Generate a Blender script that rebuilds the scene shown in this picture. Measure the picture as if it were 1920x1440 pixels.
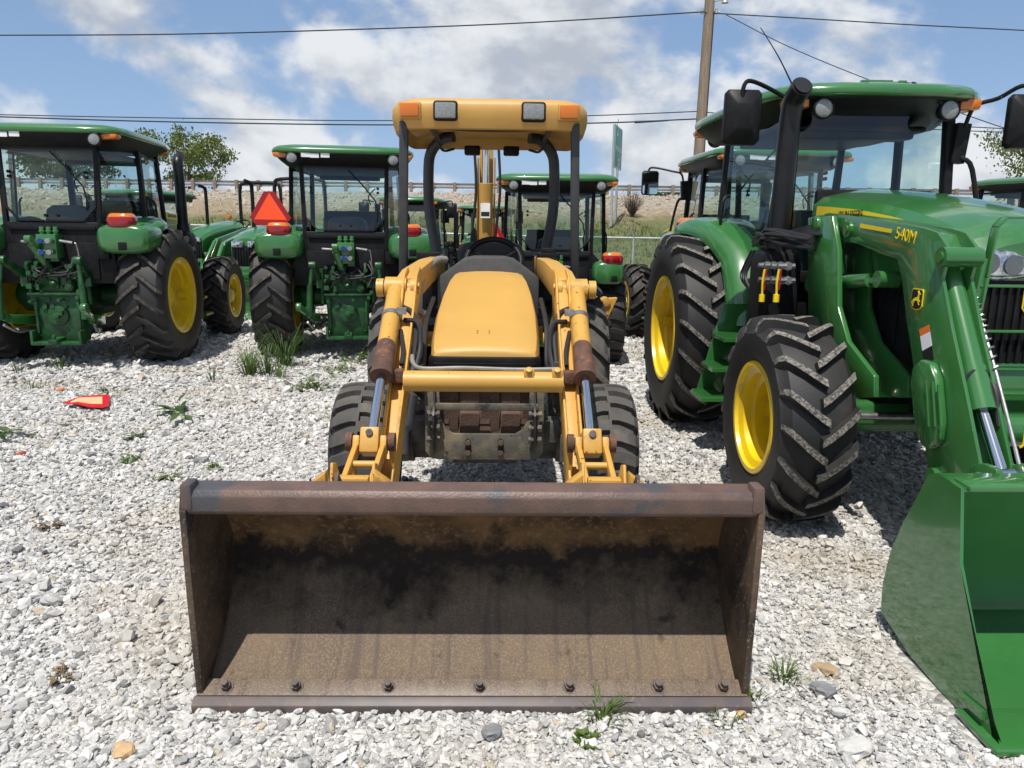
import bpy, bmesh, math, random
import numpy as np
from mathutils import Matrix, Vector, Euler, noise as mnoise
R = math.radians
scene = bpy.context.scene
C = scene.collection
for o in list(bpy.data.objects): bpy.data.objects.remove(o)
# ------------------------------------------------------------------ camera
CAM_H, PITCH, ROLL, FPX = 1.62, 11.7, 0.7, 1400.0
cd = bpy.data.cameras.new('camera'); cam = bpy.data.objects.new('camera', cd); C.objects.link(cam)
cd.sensor_width = 36; cd.lens = 36*FPX/1920; cd.clip_start = .05; cd.clip_end = 3000
cam.matrix_world = Matrix.Translation((0,0,CAM_H)) @ Matrix.Rotation(R(90-PITCH),4,'X') @ Matrix.Rotation(R(ROLL),4,'Z')
scene.camera = cam
# ------------------------------------------------------------------ light
SUN_EL, SUN_AZ = 66.5, 20.0            # the sun stands behind the camera, to its left
sd = Vector((-math.sin(R(SUN_AZ))*math.cos(R(SUN_EL)), -math.cos(R(SUN_AZ))*math.cos(R(SUN_EL)), math.sin(R(SUN_EL))))
sl = bpy.data.lights.new('sun','SUN'); sl.energy = 4.8; sl.angle = R(.53); sl.color = (1,.95,.88)
so = bpy.data.objects.new('sun', sl); C.objects.link(so); so.rotation_euler = sd.to_track_quat('Z','Y').to_euler(); so.location = (-6,-10,20)
w = bpy.data.worlds.new('World'); scene.world = w; w.use_nodes = True
wn, wl = w.node_tree.nodes, w.node_tree.links
for n in list(wn): wn.remove(n)
def N(t, **k):
    n = wn.new(t)
    for a, b in k.items(): setattr(n, a, b)
    return n
wo = N('ShaderNodeOutputWorld'); bg = N('ShaderNodeBackground'); bg.inputs[1].default_value = .088
sky = N('ShaderNodeTexSky', sky_type='NISHITA', sun_disc=False, sun_elevation=R(SUN_EL), sun_rotation=R(180+SUN_AZ), altitude=200)
sky.air_density = 1.0; sky.dust_density = .6; sky.ozone_density = 2.2
tc = N('ShaderNodeTexCoord'); mp = N('ShaderNodeMapping'); mp.inputs['Scale'].default_value = (4.4,4.4,6.6); CL = (33.1,2.2,7.7); mp.inputs['Location'].default_value = CL
n1 = N('ShaderNodeTexNoise'); n1.inputs['Scale'].default_value = 1.0; n1.inputs['Detail'].default_value = 9; n1.inputs['Roughness'].default_value = .53; n1.inputs['Distortion'].default_value = .12
r1 = N('ShaderNodeMapRange', interpolation_type='SMOOTHSTEP'); r1.inputs[1].default_value = .468; r1.inputs[2].default_value = .585
n2 = N('ShaderNodeTexNoise'); n2.inputs['Scale'].default_value = 1.0; n2.inputs['Detail'].default_value = 9; n2.inputs['Roughness'].default_value = .53; n2.inputs['Distortion'].default_value = .12
mp2 = N('ShaderNodeMapping'); mp2.inputs['Scale'].default_value = (4.4,4.4,6.6); mp2.inputs['Location'].default_value = (CL[0]-.10,CL[1],CL[2]+.20)
r2 = N('ShaderNodeMapRange', interpolation_type='SMOOTHSTEP'); r2.inputs[1].default_value = -.09; r2.inputs[2].default_value = .10
mc = N('ShaderNodeMix', data_type='RGBA'); mc.inputs[6].default_value = (5.0,5.4,6.1,1); mc.inputs[7].default_value = (8.8,9.0,9.2,1)
mx = N('ShaderNodeMix', data_type='RGBA')
hz = N('ShaderNodeMix', data_type='RGBA'); hz.inputs[7].default_value = (3.5,5.4,9.0,1)
sp = N('ShaderNodeSeparateXYZ'); rz = N('ShaderNodeMapRange'); rz.inputs[1].default_value = .0; rz.inputs[2].default_value = .22; rz.inputs[3].default_value = .62; rz.inputs[4].default_value = .40
L = wl.new
L(tc.outputs['Generated'], mp.inputs[0]); L(mp.outputs[0], n1.inputs[0]); L(n1.outputs[0], r1.inputs[0])
L(tc.outputs['Generated'], mp2.inputs[0]); L(mp2.outputs[0], n2.inputs[0]); df = N('ShaderNodeMath', operation='SUBTRACT'); L(n1.outputs[0], df.inputs[0]); L(n2.outputs[0], df.inputs[1]); L(df.outputs[0], r2.inputs[0]); L(r2.outputs[0], mc.inputs[0])
L(tc.outputs['Generated'], sp.inputs[0]); L(sp.outputs[2], rz.inputs[0]); L(rz.outputs[0], hz.inputs[0])
L(sky.outputs[0], hz.inputs[6]); L(hz.outputs[2], mx.inputs[6]); L(mc.outputs[2], mx.inputs[7])
cm = N('ShaderNodeMath', operation='MULTIPLY'); cm.inputs[1].default_value = .93
L(r1.outputs[0], cm.inputs[0]); L(cm.outputs[0], mx.inputs[0]); L(mx.outputs[2], bg.inputs[0]); L(bg.outputs[0], wo.inputs[0])
scene.view_settings.view_transform = 'Standard'; scene.view_settings.look = 'None'
scene.view_settings.exposure = 0.14; scene.view_settings.gamma = 1
scene.cycles.transparent_max_bounces = 24; scene.cycles.max_bounces = 10

# ------------------------------------------------------------------ materials
MATS = {}
def mat(name, col, col2=None, scale=8, lo=.4, hi=.6, rough=.5, metal=0, bump=0, bscale=60, coat=0, col3=None, scale3=40, lo3=.6, hi3=.65, stretch=None, spec=.5, rough2=None, trans=0, emit=None, detail=6):
    m = bpy.data.materials.new(name); m.use_nodes = True; MATS[name] = m
    nt = m.node_tree; ns = nt.nodes; ln = nt.links.new; b = ns['Principled BSDF']
    b.inputs['Base Color'].default_value = (*col,1); b.inputs['Roughness'].default_value = rough; b.inputs['Metallic'].default_value = metal
    b.inputs['Specular IOR Level'].default_value = spec
    b.inputs['Coat Weight'].default_value = coat; b.inputs['Coat Roughness'].default_value = .06
    t = ns.new('ShaderNodeTexCoord'); src = t.outputs['Object']
    if stretch:
        mm = ns.new('ShaderNodeMapping'); mm.inputs['Scale'].default_value = stretch; ln(src, mm.inputs[0]); ssrc = mm.outputs[0]
    else: ssrc = src
    out = None
    if col2:
        n = ns.new('ShaderNodeTexNoise'); n.inputs['Scale'].default_value = scale; n.inputs['Detail'].default_value = detail; n.inputs['Roughness'].default_value = .62
        ln(ssrc, n.inputs[0]); r = ns.new('ShaderNodeMapRange'); r.inputs[1].default_value = lo; r.inputs[2].default_value = hi; ln(n.outputs[0], r.inputs[0])
        x = ns.new('ShaderNodeMix'); x.data_type = 'RGBA'; x.inputs[6].default_value = (*col,1); x.inputs[7].default_value = (*col2,1)
        ln(r.outputs[0], x.inputs[0]); out = x.outputs[2]
        if rough2 is not None:
            q = ns.new('ShaderNodeMapRange'); q.inputs[3].default_value = rough; q.inputs[4].default_value = rough2; ln(r.outputs[0], q.inputs[0]); ln(q.outputs[0], b.inputs['Roughness'])
    if col3:
        n = ns.new('ShaderNodeTexNoise'); n.inputs['Scale'].default_value = scale3; n.inputs['Detail'].default_value = 5; n.inputs['Roughness'].default_value = .65
        ln(src, n.inputs[0]); r = ns.new('ShaderNodeMapRange'); r.inputs[1].default_value = lo3; r.inputs[2].default_value = hi3; ln(n.outputs[0], r.inputs[0])
        x = ns.new('ShaderNodeMix'); x.data_type = 'RGBA'; x.inputs[6].default_value = (*col,1); x.inputs[7].default_value = (*col3,1)
        if out: ln(out, x.inputs[6])
        ln(r.outputs[0], x.inputs[0]); out = x.outputs[2]
    if out: ln(out, b.inputs['Base Color'])
    if bump:
        n = ns.new('ShaderNodeTexNoise'); n.inputs['Scale'].default_value = bscale; n.inputs['Detail'].default_value = 5
        ln(src, n.inputs[0]); u = ns.new('ShaderNodeBump'); u.inputs['Strength'].default_value = bump; u.inputs['Distance'].default_value = .01
        ln(n.outputs[0], u.inputs['Height']); ln(u.outputs[0], b.inputs['Normal'])
    if emit: b.inputs['Emission Color'].default_value = (*emit[0],1); b.inputs['Emission Strength'].default_value = emit[1]
    return m
GREEN = mat('green_paint', (.028,.135,.030), (.034,.150,.036), scale=3, rough=.26, coat=.8, col3=(.06,.15,.06), scale3=14, lo3=.58, hi3=.85)
DGREEN = mat('green_casting', (.015,.092,.022), (.007,.036,.011), scale=11, lo=.40, hi=.64, rough=.42, bump=.1, col3=(.09,.13,.07), scale3=22, lo3=.6, hi3=.75)
JYEL = mat('rim_yellow', (.76,.53,.008), (.66,.45,.010), scale=5, rough=.35, coat=.3, col3=(.42,.32,.1), scale3=9, lo3=.6, hi3=.85)
HUBC = mat('hub_cream', (.72,.56,.22), rough=.45)
BLACK = mat('black_plastic', (.009,.009,.010), (.014,.014,.015), scale=12, rough=.45, spec=.16, bump=.06, bscale=300, col3=(.028,.027,.025), scale3=16, lo3=.6, hi3=.8)
BLKGL = mat('black_gloss', (.007,.007,.008), (.011,.011,.012), rough=.36, spec=.35)
BOLT = mat('rusty_bolt', (.060,.042,.034), (.10,.072,.055), scale=30, rough=.6, bump=.2, bscale=200)
BLKMET = mat('black_iron', (.016,.016,.017), (.032,.030,.028), scale=14, rough=.5, col3=(.075,.065,.05), scale3=11, lo3=.58, hi3=.8)
POST = mat('post_paint', (.030,.031,.034), (.045,.045,.047), scale=10, rough=.5, col3=(.10,.09,.08), scale3=20, lo3=.66, hi3=.8)
RUB = mat('tyre_rubber', (.012,.012,.0125), (.022,.021,.020), scale=4, lo=.35, hi=.7, rough=.62, bump=.12, bscale=90, col3=(.045,.041,.036), scale3=7, lo3=.55, hi3=.85)
LUGD = mat('tyre_lug_dusty', (.045,.043,.040), (.24,.22,.19), scale=60, lo=.40, hi=.62, rough=.85, bump=.5, bscale=160)
LUGM = mat('tyre_lug_soiled', (.028,.025,.022), (.13,.10,.072), scale=16, lo=.42, hi=.7, rough=.85, bump=.3, bscale=120)
RUBOLD = mat('tyre_rubber_worn', (.050,.048,.046), (.095,.088,.078), scale=6, lo=.35, hi=.7, rough=.85, bump=.25, bscale=90, col3=(.17,.145,.11), scale3=5, lo3=.55, hi3=.75)
YEL = mat('old_yellow_paint', (.54,.305,.058), (.48,.27,.06), scale=2.5, lo=.35, hi=.75, rough=.42, col3=(.13,.055,.025), scale3=38, lo3=.665, hi3=.69, bump=.04, bscale=200, rough2=.55)
YELW = mat('worn_yellow_paint', (.52,.285,.052), (.30,.15,.05), scale=9, lo=.58, hi=.74, rough=.5, col3=(.09,.042,.024), scale3=34, lo3=.625, hi3=.66, bump=.08, bscale=120)
HOODY = mat('faded_yellow_panel', (.53,.312,.074), (.47,.272,.066), scale=2.2, lo=.3, hi=.75, rough=.48, col3=(.42,.25,.09), scale3=60, lo3=.68, hi3=.74, bump=.03, bscale=260)
CANOPY = mat('sun_faded_canopy', (.50,.29,.068), (.44,.24,.055), scale=3, lo=.35, hi=.7, rough=.5, bump=.05, bscale=240)
RUST = mat('rusted_steel', (.14,.060,.035), (.075,.038,.026), scale=14, rough=.8, bump=.4, bscale=70, col3=(.22,.115,.06), scale3=30, lo3=.58, hi3=.7)
BUCK = mat('bucket_steel', (.090,.058,.036), (.022,.016,.013), scale=4.5, lo=.44, hi=.62, rough=.66, bump=.15, bscale=150, col3=(.21,.145,.09), scale3=70, lo3=.56, hi3=.68)
BUCKF = mat('bucket_floor_steel', (.150,.112,.082), (.085,.062,.050), scale=3.2, lo=.38, hi=.66, stretch=(7,.5,.5), rough=.5, bump=.12, bscale=220, col3=(.22,.165,.115), scale3=150, lo3=.46, hi3=.66)
BUCKL = mat('bucket_lip_steel', (.125,.074,.056), (.092,.058,.046), scale=9, rough=.48, bump=.2, bscale=120, col3=(.056,.056,.062), scale3=3.1, lo3=.56, hi3=.63)
EDGE = mat('worn_edge_steel', (.125,.095,.082), (.085,.075,.076), scale=7, rough=.5, bump=.05, bscale=200, col3=(.19,.135,.10), scale3=32, lo3=.62, hi3=.72)
CHROME = mat('chrome', (.62,.64,.68), rough=.12, metal=1)
STEEL = mat('bare_steel', (.42,.42,.42), (.30,.29,.28), scale=20, rough=.38, metal=.9)
GALV = mat('galvanised', (.50,.51,.52), (.40,.41,.42), scale=12, rough=.5, metal=.6)
PIPE = mat('grey_pipe', (.20,.195,.18), (.27,.25,.21), scale=14, rough=.55, metal=.2)
IRON = mat('dirty_iron', (.060,.056,.052), (.13,.115,.09), scale=12, lo=.42, hi=.68, rough=.75, bump=.3, bscale=80, col3=(.26,.19,.09), scale3=7, lo3=.58, hi3=.74)
GUARD = mat('dusty_guard_steel', (.085,.080,.068), (.20,.165,.10), scale=7, lo=.44, hi=.66, rough=.7, bump=.25, bscale=90, col3=(.03,.03,.03), scale3=12, lo3=.58, hi3=.66)
WEIGHT = mat('brown_block', (.085,.050,.036), (.125,.078,.055), scale=10, rough=.85, bump=.35, bscale=110, col3=(.035,.026,.022), scale3=18, lo3=.58, hi3=.7)
DASH = mat('grey_dash', (.050,.050,.050), (.062,.061,.060), scale=30, rough=.65, bump=.1, bscale=300)
SEATM = mat('seat_vinyl', (.020,.020,.021), (.03,.03,.03), rough=.6)
REDL = mat('red_lens', (.27,.006,.010), rough=.14, coat=.5)
AMB = mat('amber_lens', (.56,.145,.010), rough=.16, coat=.5)
LENS = mat('clear_lens', (.27,.28,.28), (.16,.17,.17), scale=170, rough=.12, coat=.6)
LENS2 = mat('reflector', (.75,.76,.78), (.25,.26,.27), scale=26, rough=.12, metal=.8, coat=.6)
WHITE = mat('white_label', (.75,.75,.74), (.68,.68,.67), rough=.5)
ORANGE = mat('fluorescent_orange', (.95,.085,.015), rough=.45)
DRED = mat('reflective_red', (.30,.006,.010), rough=.35)
FADO = mat('faded_orange', (.85,.42,.24), (.80,.36,.2), rough=.6)
DECY = mat('decal_yellow', (.82,.62,.02), rough=.35)
BLUE = mat('blue_cap', (.01,.03,.24), rough=.4)
YCAP = mat('yellow_cap', (.85,.60,.01), rough=.45)
REDC = mat('red_cord', (.35,.01,.02), rough=.6)
DECO = mat('decal_orange', (.75,.16,.02), rough=.5)
DECK = mat('decal_black', (.012,.012,.012), rough=.4)
WOOD = mat('pole_wood', (.26,.195,.135), (.17,.13,.095), scale=5, stretch=(6,6,.35), rough=.85, bump=.4, bscale=30)
WOODP = mat('post_wood', (.25,.20,.15), (.18,.14,.1), scale=5, rough=.85)
SIGNG = mat('sign_green', (.015,.20,.14), (.018,.21,.15), rough=.4)
BARK = mat('bark', (.10,.075,.055), (.06,.045,.035), scale=6, rough=.9, bump=.4)
CABLE = mat('cable_black', (.015,.015,.016), rough=.6)
def leafmat(name, a, b, tr):
    m = mat(name, a, b, scale=.9, lo=.35, hi=.65, rough=.55)
    nt = m.node_tree; bs = nt.nodes['Principled BSDF']; o = nt.nodes['Material Output']
    t = nt.nodes.new('ShaderNodeBsdfTranslucent'); t.inputs[0].default_value = (*tr,1); x = nt.nodes.new('ShaderNodeMixShader'); x.inputs[0].default_value = .3
    nt.links.new(bs.outputs[0], x.inputs[1]); nt.links.new(t.outputs[0], x.inputs[2]); nt.links.new(x.outputs[0], o.inputs[0]); return m
LEAF = leafmat('tree_leaf', (.10,.145,.028), (.14,.165,.035), (.18,.24,.03))
LEAFD = leafmat('dark_leaf', (.035,.075,.02), (.05,.09,.024), (.07,.14,.02))
WEED = leafmat('weed_leaf', (.085,.15,.024), (.12,.17,.04), (.15,.26,.04))
WEEDD = leafmat('weed_dark_leaf', (.045,.095,.02), (.07,.12,.03), (.10,.19,.03))
GRASSB = leafmat('bank_grass', (.085,.125,.028), (.15,.16,.05), (.12,.19,.03))
DRYW = mat('dry_weed', (.20,.14,.075), (.12,.085,.05), scale=8, rough=.9)
SCRAP = mat('red_scrap', (.38,.055,.025), (.22,.04,.03), scale=20, rough=.6)
def glassmat(name, tint, gl, f0=.06):
    m = bpy.data.materials.new(name); m.use_nodes = True; nt = m.node_tree; ns = nt.nodes; o = ns['Material Output']; ns.remove(ns['Principled BSDF'])
    t = ns.new('ShaderNodeBsdfTransparent'); t.inputs[0].default_value = (*tint,1)
    g = ns.new('ShaderNodeBsdfGlossy'); g.inputs['Roughness'].default_value = .02; g.inputs[0].default_value = (*gl,1)
    fr = ns.new('ShaderNodeFresnel'); fr.inputs[0].default_value = 1.45
    a = ns.new('ShaderNodeMath'); a.operation = 'ADD'; a.inputs[1].default_value = f0; a.use_clamp = True
    x = ns.new('ShaderNodeMixShader'); nt.links.new(fr.outputs[0], a.inputs[0]); ge_ = ns.new('ShaderNodeNewGeometry'); iv = ns.new('ShaderNodeMath'); iv.operation = 'SUBTRACT'; iv.inputs[0].default_value = 1; nt.links.new(ge_.outputs['Backfacing'], iv.inputs[1]); mu_ = ns.new('ShaderNodeMath'); mu_.operation = 'MULTIPLY'; nt.links.new(a.outputs[0], mu_.inputs[0]); nt.links.new(iv.outputs[0], mu_.inputs[1]); nt.links.new(mu_.outputs[0], x.inputs[0]); nt.links.new(t.outputs[0], x.inputs[1]); nt.links.new(g.outputs[0], x.inputs[2]); nt.links.new(x.outputs[0], o.inputs[0])
    return m
GLASS = glassmat('cab_glass', (.90,.955,.945), (.95,.97,1), .02)
MIRROR = mat('mirror_glass', (.75,.78,.8), rough=.03, metal=1)

# ------------------------------------------------------------------ mesh helpers
def cr(pts, k=5):
    "smooth path through points"
    P = [Vector(p) for p in pts]
    if len(P) < 3 or k < 2: return P
    out = []
    for i in range(len(P)-1):
        p0 = P[i-1] if i else P[0]*2-P[1]; p1, p2 = P[i], P[i+1]; p3 = P[i+2] if i+2 < len(P) else P[-1]*2-P[-2]
        for j in range(k):
            t = j/k; out.append(.5*((2*p1)+(p2-p0)*t+(2*p0-5*p1+4*p2-p3)*t*t+(3*p1-p0-3*p2+p3)*t**3))
    out.append(P[-1]); return out
class MB:
    def __init__(s): s.v = []; s.f = []; s.mi = []; s.M = Matrix()
    def add(s, vs, fs, mi=0):
        o = len(s.v); s.v += [s.M @ Vector(p) for p in vs]; s.f += [tuple(i+o for i in f) for f in fs]; s.mi += [mi]*len(fs); return s
    def box(s, c, d, rot=None, mi=0):
        h = [x/2 for x in d]; vs = [Vector((a*h[0],b*h[1],e*h[2])) for a in(-1,1) for b in(-1,1) for e in(-1,1)]
        if rot is not None:
            m = rot if isinstance(rot, Matrix) else Euler(rot).to_matrix(); vs = [m@v for v in vs]
        c = Vector(c)
        return s.add([c+v for v in vs], [(0,1,3,2),(4,6,7,5),(0,4,5,1),(2,3,7,6),(0,2,6,4),(1,5,7,3)], mi)
    def bar(s, p0, p1, wd, ht, up=(0,0,1), w1=None, h1=None, mi=0):
        p0, p1 = Vector(p0), Vector(p1); d = (p1-p0).normalized(); x = d.cross(Vector(up))
        if x.length < 1e-4: x = d.cross(Vector((0,1,0)))
        x.normalize(); y = x.cross(d); w1 = wd if w1 is None else w1; h1 = ht if h1 is None else h1
        vs = [p0+x*a*wd/2+y*b*ht/2 for a, b in((-1,-1),(1,-1),(1,1),(-1,1))]+[p1+x*a*w1/2+y*b*h1/2 for a, b in((-1,-1),(1,-1),(1,1),(-1,1))]
        return s.add(vs, [(3,2,1,0),(4,5,6,7),(0,1,5,4),(1,2,6,5),(2,3,7,6),(3,0,4,7)], mi)
    def cyl(s, p0, p1, r0, r1=None, n=16, mi=0):
        p0, p1 = Vector(p0), Vector(p1); d = (p1-p0).normalized(); x = d.orthogonal().normalized(); y = d.cross(x); r1 = r0 if r1 is None else r1
        a = [2*math.pi*i/n for i in range(n)]
        vs = [p0+(x*math.cos(t)+y*math.sin(t))*r0 for t in a]+[p1+(x*math.cos(t)+y*math.sin(t))*r1 for t in a]
        fs = [(i,(i+1)%n,n+(i+1)%n,n+i) for i in range(n)]+[tuple(range(n))[::-1],tuple(range(n,2*n))]
        return s.add(vs, fs, mi)
    def tube(s, pts, r, n=8, k=5, mi=0, flat=None):
        P = cr(pts, k); m = len(P); vs = []; nrm = None
        for i, p in enumerate(P):
            d = (P[min(i+1,m-1)]-P[max(i-1,0)]).normalized()
            nrm = d.orthogonal().normalized() if nrm is None else (nrm-d*nrm.dot(d)).normalized()
            b = d.cross(nrm); rr = r[0]+(r[1]-r[0])*i/(m-1) if isinstance(r, tuple) else r
            vs += [p+(nrm*math.cos(2*math.pi*j/n)+b*math.sin(2*math.pi*j/n))*rr for j in range(n)]
        fs = [(i*n+j,i*n+(j+1)%n,(i+1)*n+(j+1)%n,(i+1)*n+j) for i in range(m-1) for j in range(n)]+[tuple(range(n))[::-1],tuple(range((m-1)*n,m*n))]
        return s.add(vs, fs, mi)
    def prism(s, poly, ax, a, b, mi=0):
        "polygon in the plane across axis ax, extruded from a to b along it"
        def pt(p, t): return {'x':(t,p[0],p[1]),'y':(p[0],t,p[1]),'z':(p[0],p[1],t)}[ax]
        n = len(poly)
        return s.add([pt(p,a) for p in poly]+[pt(p,b) for p in poly], [tuple(range(n))[::-1],tuple(range(n,2*n))]+[(i,(i+1)%n,n+(i+1)%n,n+i) for i in range(n)], mi)
    def lathe(s, prof, c=(0,0,0), n=40, closed=False, mi=0):
        "profile (r, x) turned about the x axis"
        c = Vector(c); m = len(prof); vs = []
        for i in range(n):
            t = 2*math.pi*i/n; vs += [c+Vector((x, r*math.sin(t), r*math.cos(t))) for r, x in prof]
        fs = [(i*m+j,i*m+j+1,((i+1)%n)*m+j+1,((i+1)%n)*m+j) for i in range(n) for j in range(m-1)]
        if closed: fs += [(i*m+m-1,i*m,((i+1)%n)*m,((i+1)%n)*m+m-1) for i in range(n)]
        return s.add(vs, fs, mi)
    def loft(s, rings, caps=True, mi=0):
        n = len(rings[0]); m = len(rings); vs = [p for r in rings for p in r]
        fs = [(i*n+j,i*n+(j+1)%n,(i+1)*n+(j+1)%n,(i+1)*n+j) for i in range(m-1) for j in range(n)]
        if caps: fs += [tuple(range(n))[::-1],tuple(range((m-1)*n,m*n))]
        return s.add(vs, fs, mi)
    def grid(s, rows, mi=0):
        n = len(rows[0]); vs = [p for r in rows for p in r]
        return s.add(vs, [(i*n+j,i*n+j+1,(i+1)*n+j+1,(i+1)*n+j) for i in range(len(rows)-1) for j in range(n-1)], mi)
    def mesh(s, name, mats, bevel=0, seg=2, smooth=True, fix=True, ang=38):
        me = bpy.data.meshes.new(name); me.from_pydata([tuple(v) for v in s.v], [], s.f)
        for m in (mats if isinstance(mats, (list,tuple)) else [mats]): me.materials.append(m)
        me.polygons.foreach_set('material_index', s.mi)
        if fix or bevel:
            bm = bmesh.new(); bm.from_mesh(me)
            if fix: bmesh.ops.recalc_face_normals(bm, faces=bm.faces)
            if bevel:
                es = [e for e in bm.edges if len(e.link_faces) == 2 and e.calc_face_angle(0) > R(28)]
                bmesh.ops.bevel(bm, geom=es, offset=bevel, segments=seg, profile=.5, affect='EDGES', clamp_overlap=True)
            bm.to_mesh(me); bm.free()
        if smooth:
            me.polygons.foreach_set('use_smooth', [True]*len(me.polygons)); me.set_sharp_from_angle(angle=R(ang))
        me.update(); return me
    def build(s, name, mats, parent=None, **k):
        return link(name, s.mesh(name, mats, **k), parent)
def link(name, me, parent=None, loc=None, rot=None):
    o = bpy.data.objects.new(name, me); C.objects.link(o)
    if parent is not None: o.parent = parent
    if loc is not None: o.location = loc
    if rot is not None: o.rotation_euler = rot
    return o
def tag(o, label=None, cat=None, group=None, kind=None):
    for k, v in (('label',label),('category',cat),('group',group),('kind',kind)):
        if v: o[k] = v
    return o
def thing(name, label, cat, loc=(0,0,0), rz=0, group=None):
    return tag(link(name, None, None, loc, (0,0,rz)), label, cat, group)
def copy_tree(o, parent=None):
    c = o.copy(); C.objects.link(c); c.parent = parent
    for ch in KIDS(o): copy_tree(ch, c)
    return c
def KIDS(o): return [x for x in bpy.data.objects if x.parent == o]
def text_mesh(s, size, ext=.0015, squeeze=1.0, shear=0):
    cu = bpy.data.curves.new('t','FONT'); cu.body = s; cu.size = size; cu.extrude = ext; cu.align_x = 'CENTER'; cu.align_y = 'CENTER'; cu.shear = shear; cu.resolution_u = 3
    o = bpy.data.objects.new('t', cu); C.objects.link(o); dg = bpy.context.evaluated_depsgraph_get()
    me = bpy.data.meshes.new_from_object(o.evaluated_get(dg)); bpy.data.objects.remove(o)
    for v in me.vertices: v.co.x *= squeeze
    return me
def lettering(me, m, parent, loc, rot):
    o = link('lettering', me, parent, loc, rot); me.materials.append(m); o['kind'] = 'stuff'; return o
def ground_z(x, y):
    z = .016*max(0, -x-1.6)
    return z
# ------------------------------------------------------------------ pixel -> place (a pixel only gives a direction; the distance is stated)
def px(u, v, Y):
    x, y = (u-960)/FPX, (v-720)/FPX; r = R(ROLL); c, s = math.cos(R(PITCH)), math.sin(R(PITCH))
    xr = x*math.cos(r)+y*math.sin(r); yr = -x*math.sin(r)+y*math.cos(r)
    D = Y/(c-yr*s); return Vector((D*xr, Y, CAM_H+D*(-yr*c-s)))
def pg(u, v):
    "pixel on the lot's surface"
    z = 0.0
    for _ in range(4):
        a = px(u, v, 1.0); k = (CAM_H-z)/(CAM_H-a.z); p = Vector((a.x*k, k, z)); z = ground_z(p.x, p.y)
    p.z = z; return p
# ------------------------------------------------------------------ setting
def gravel_mat():
    m = bpy.data.materials.new('gravel_ground'); m.use_nodes = True; nt = m.node_tree; ns = nt.nodes; ln = nt.links.new; b = ns['Principled BSDF']; b.inputs['Roughness'].default_value = .9
    t = ns.new('ShaderNodeTexCoord'); v = ns.new('ShaderNodeTexVoronoi'); v.inputs['Scale'].default_value = 34; v.inputs['Randomness'].default_value = 1
    n0 = ns.new('ShaderNodeTexNoise'); n0.inputs['Scale'].default_value = 30; dm = ns.new('ShaderNodeMix'); dm.data_type = 'RGBA'; dm.inputs[0].default_value = .02
    ln(t.outputs['Object'], n0.inputs[0]); ln(t.outputs['Object'], dm.inputs[6]); ln(n0.outputs['Color'], dm.inputs[7]); ln(dm.outputs[2], v.inputs[0])
    hs = ns.new('ShaderNodeSeparateColor'); ln(v.outputs['Color'], hs.inputs[0])
    ramp = ns.new('ShaderNodeValToRGB'); e = ramp.color_ramp.elements; e[0].position = 0; e[0].color = (.20,.195,.18,1); e[1].position = 1; e[1].color = (.58,.57,.54,1)
    q = e.new(.22); q.color = (.37,.36,.34,1); q = e.new(.6); q.color = (.49,.48,.455,1); ln(hs.outputs[0], ramp.inputs[0])
    n1 = ns.new('ShaderNodeTexNoise'); n1.inputs['Scale'].default_value = .9; n1.inputs['Detail'].default_value = 6; ln(t.outputs['Object'], n1.inputs[0])
    r1 = ns.new('ShaderNodeMapRange'); r1.inputs[1].default_value = .55; r1.inputs[2].default_value = .72; r1.inputs[4].default_value = .55; ln(n1.outputs[0], r1.inputs[0])
    mx = ns.new('ShaderNodeMix'); mx.data_type = 'RGBA'; mx.inputs[7].default_value = (.26,.215,.145,1); ln(r1.outputs[0], mx.inputs[0]); ln(ramp.outputs[0], mx.inputs[6]); ln(mx.outputs[2], b.inputs['Base Color'])
    bp = ns.new('ShaderNodeBump'); bp.inputs['Strength'].default_value = 1; bp.inputs['Distance'].default_value = .02; bp.invert = True
    ln(v.outputs['Distance'], bp.inputs['Height']); ln(bp.outputs[0], b.inputs['Normal']); return m
GRAVEL = gravel_mat()
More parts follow.
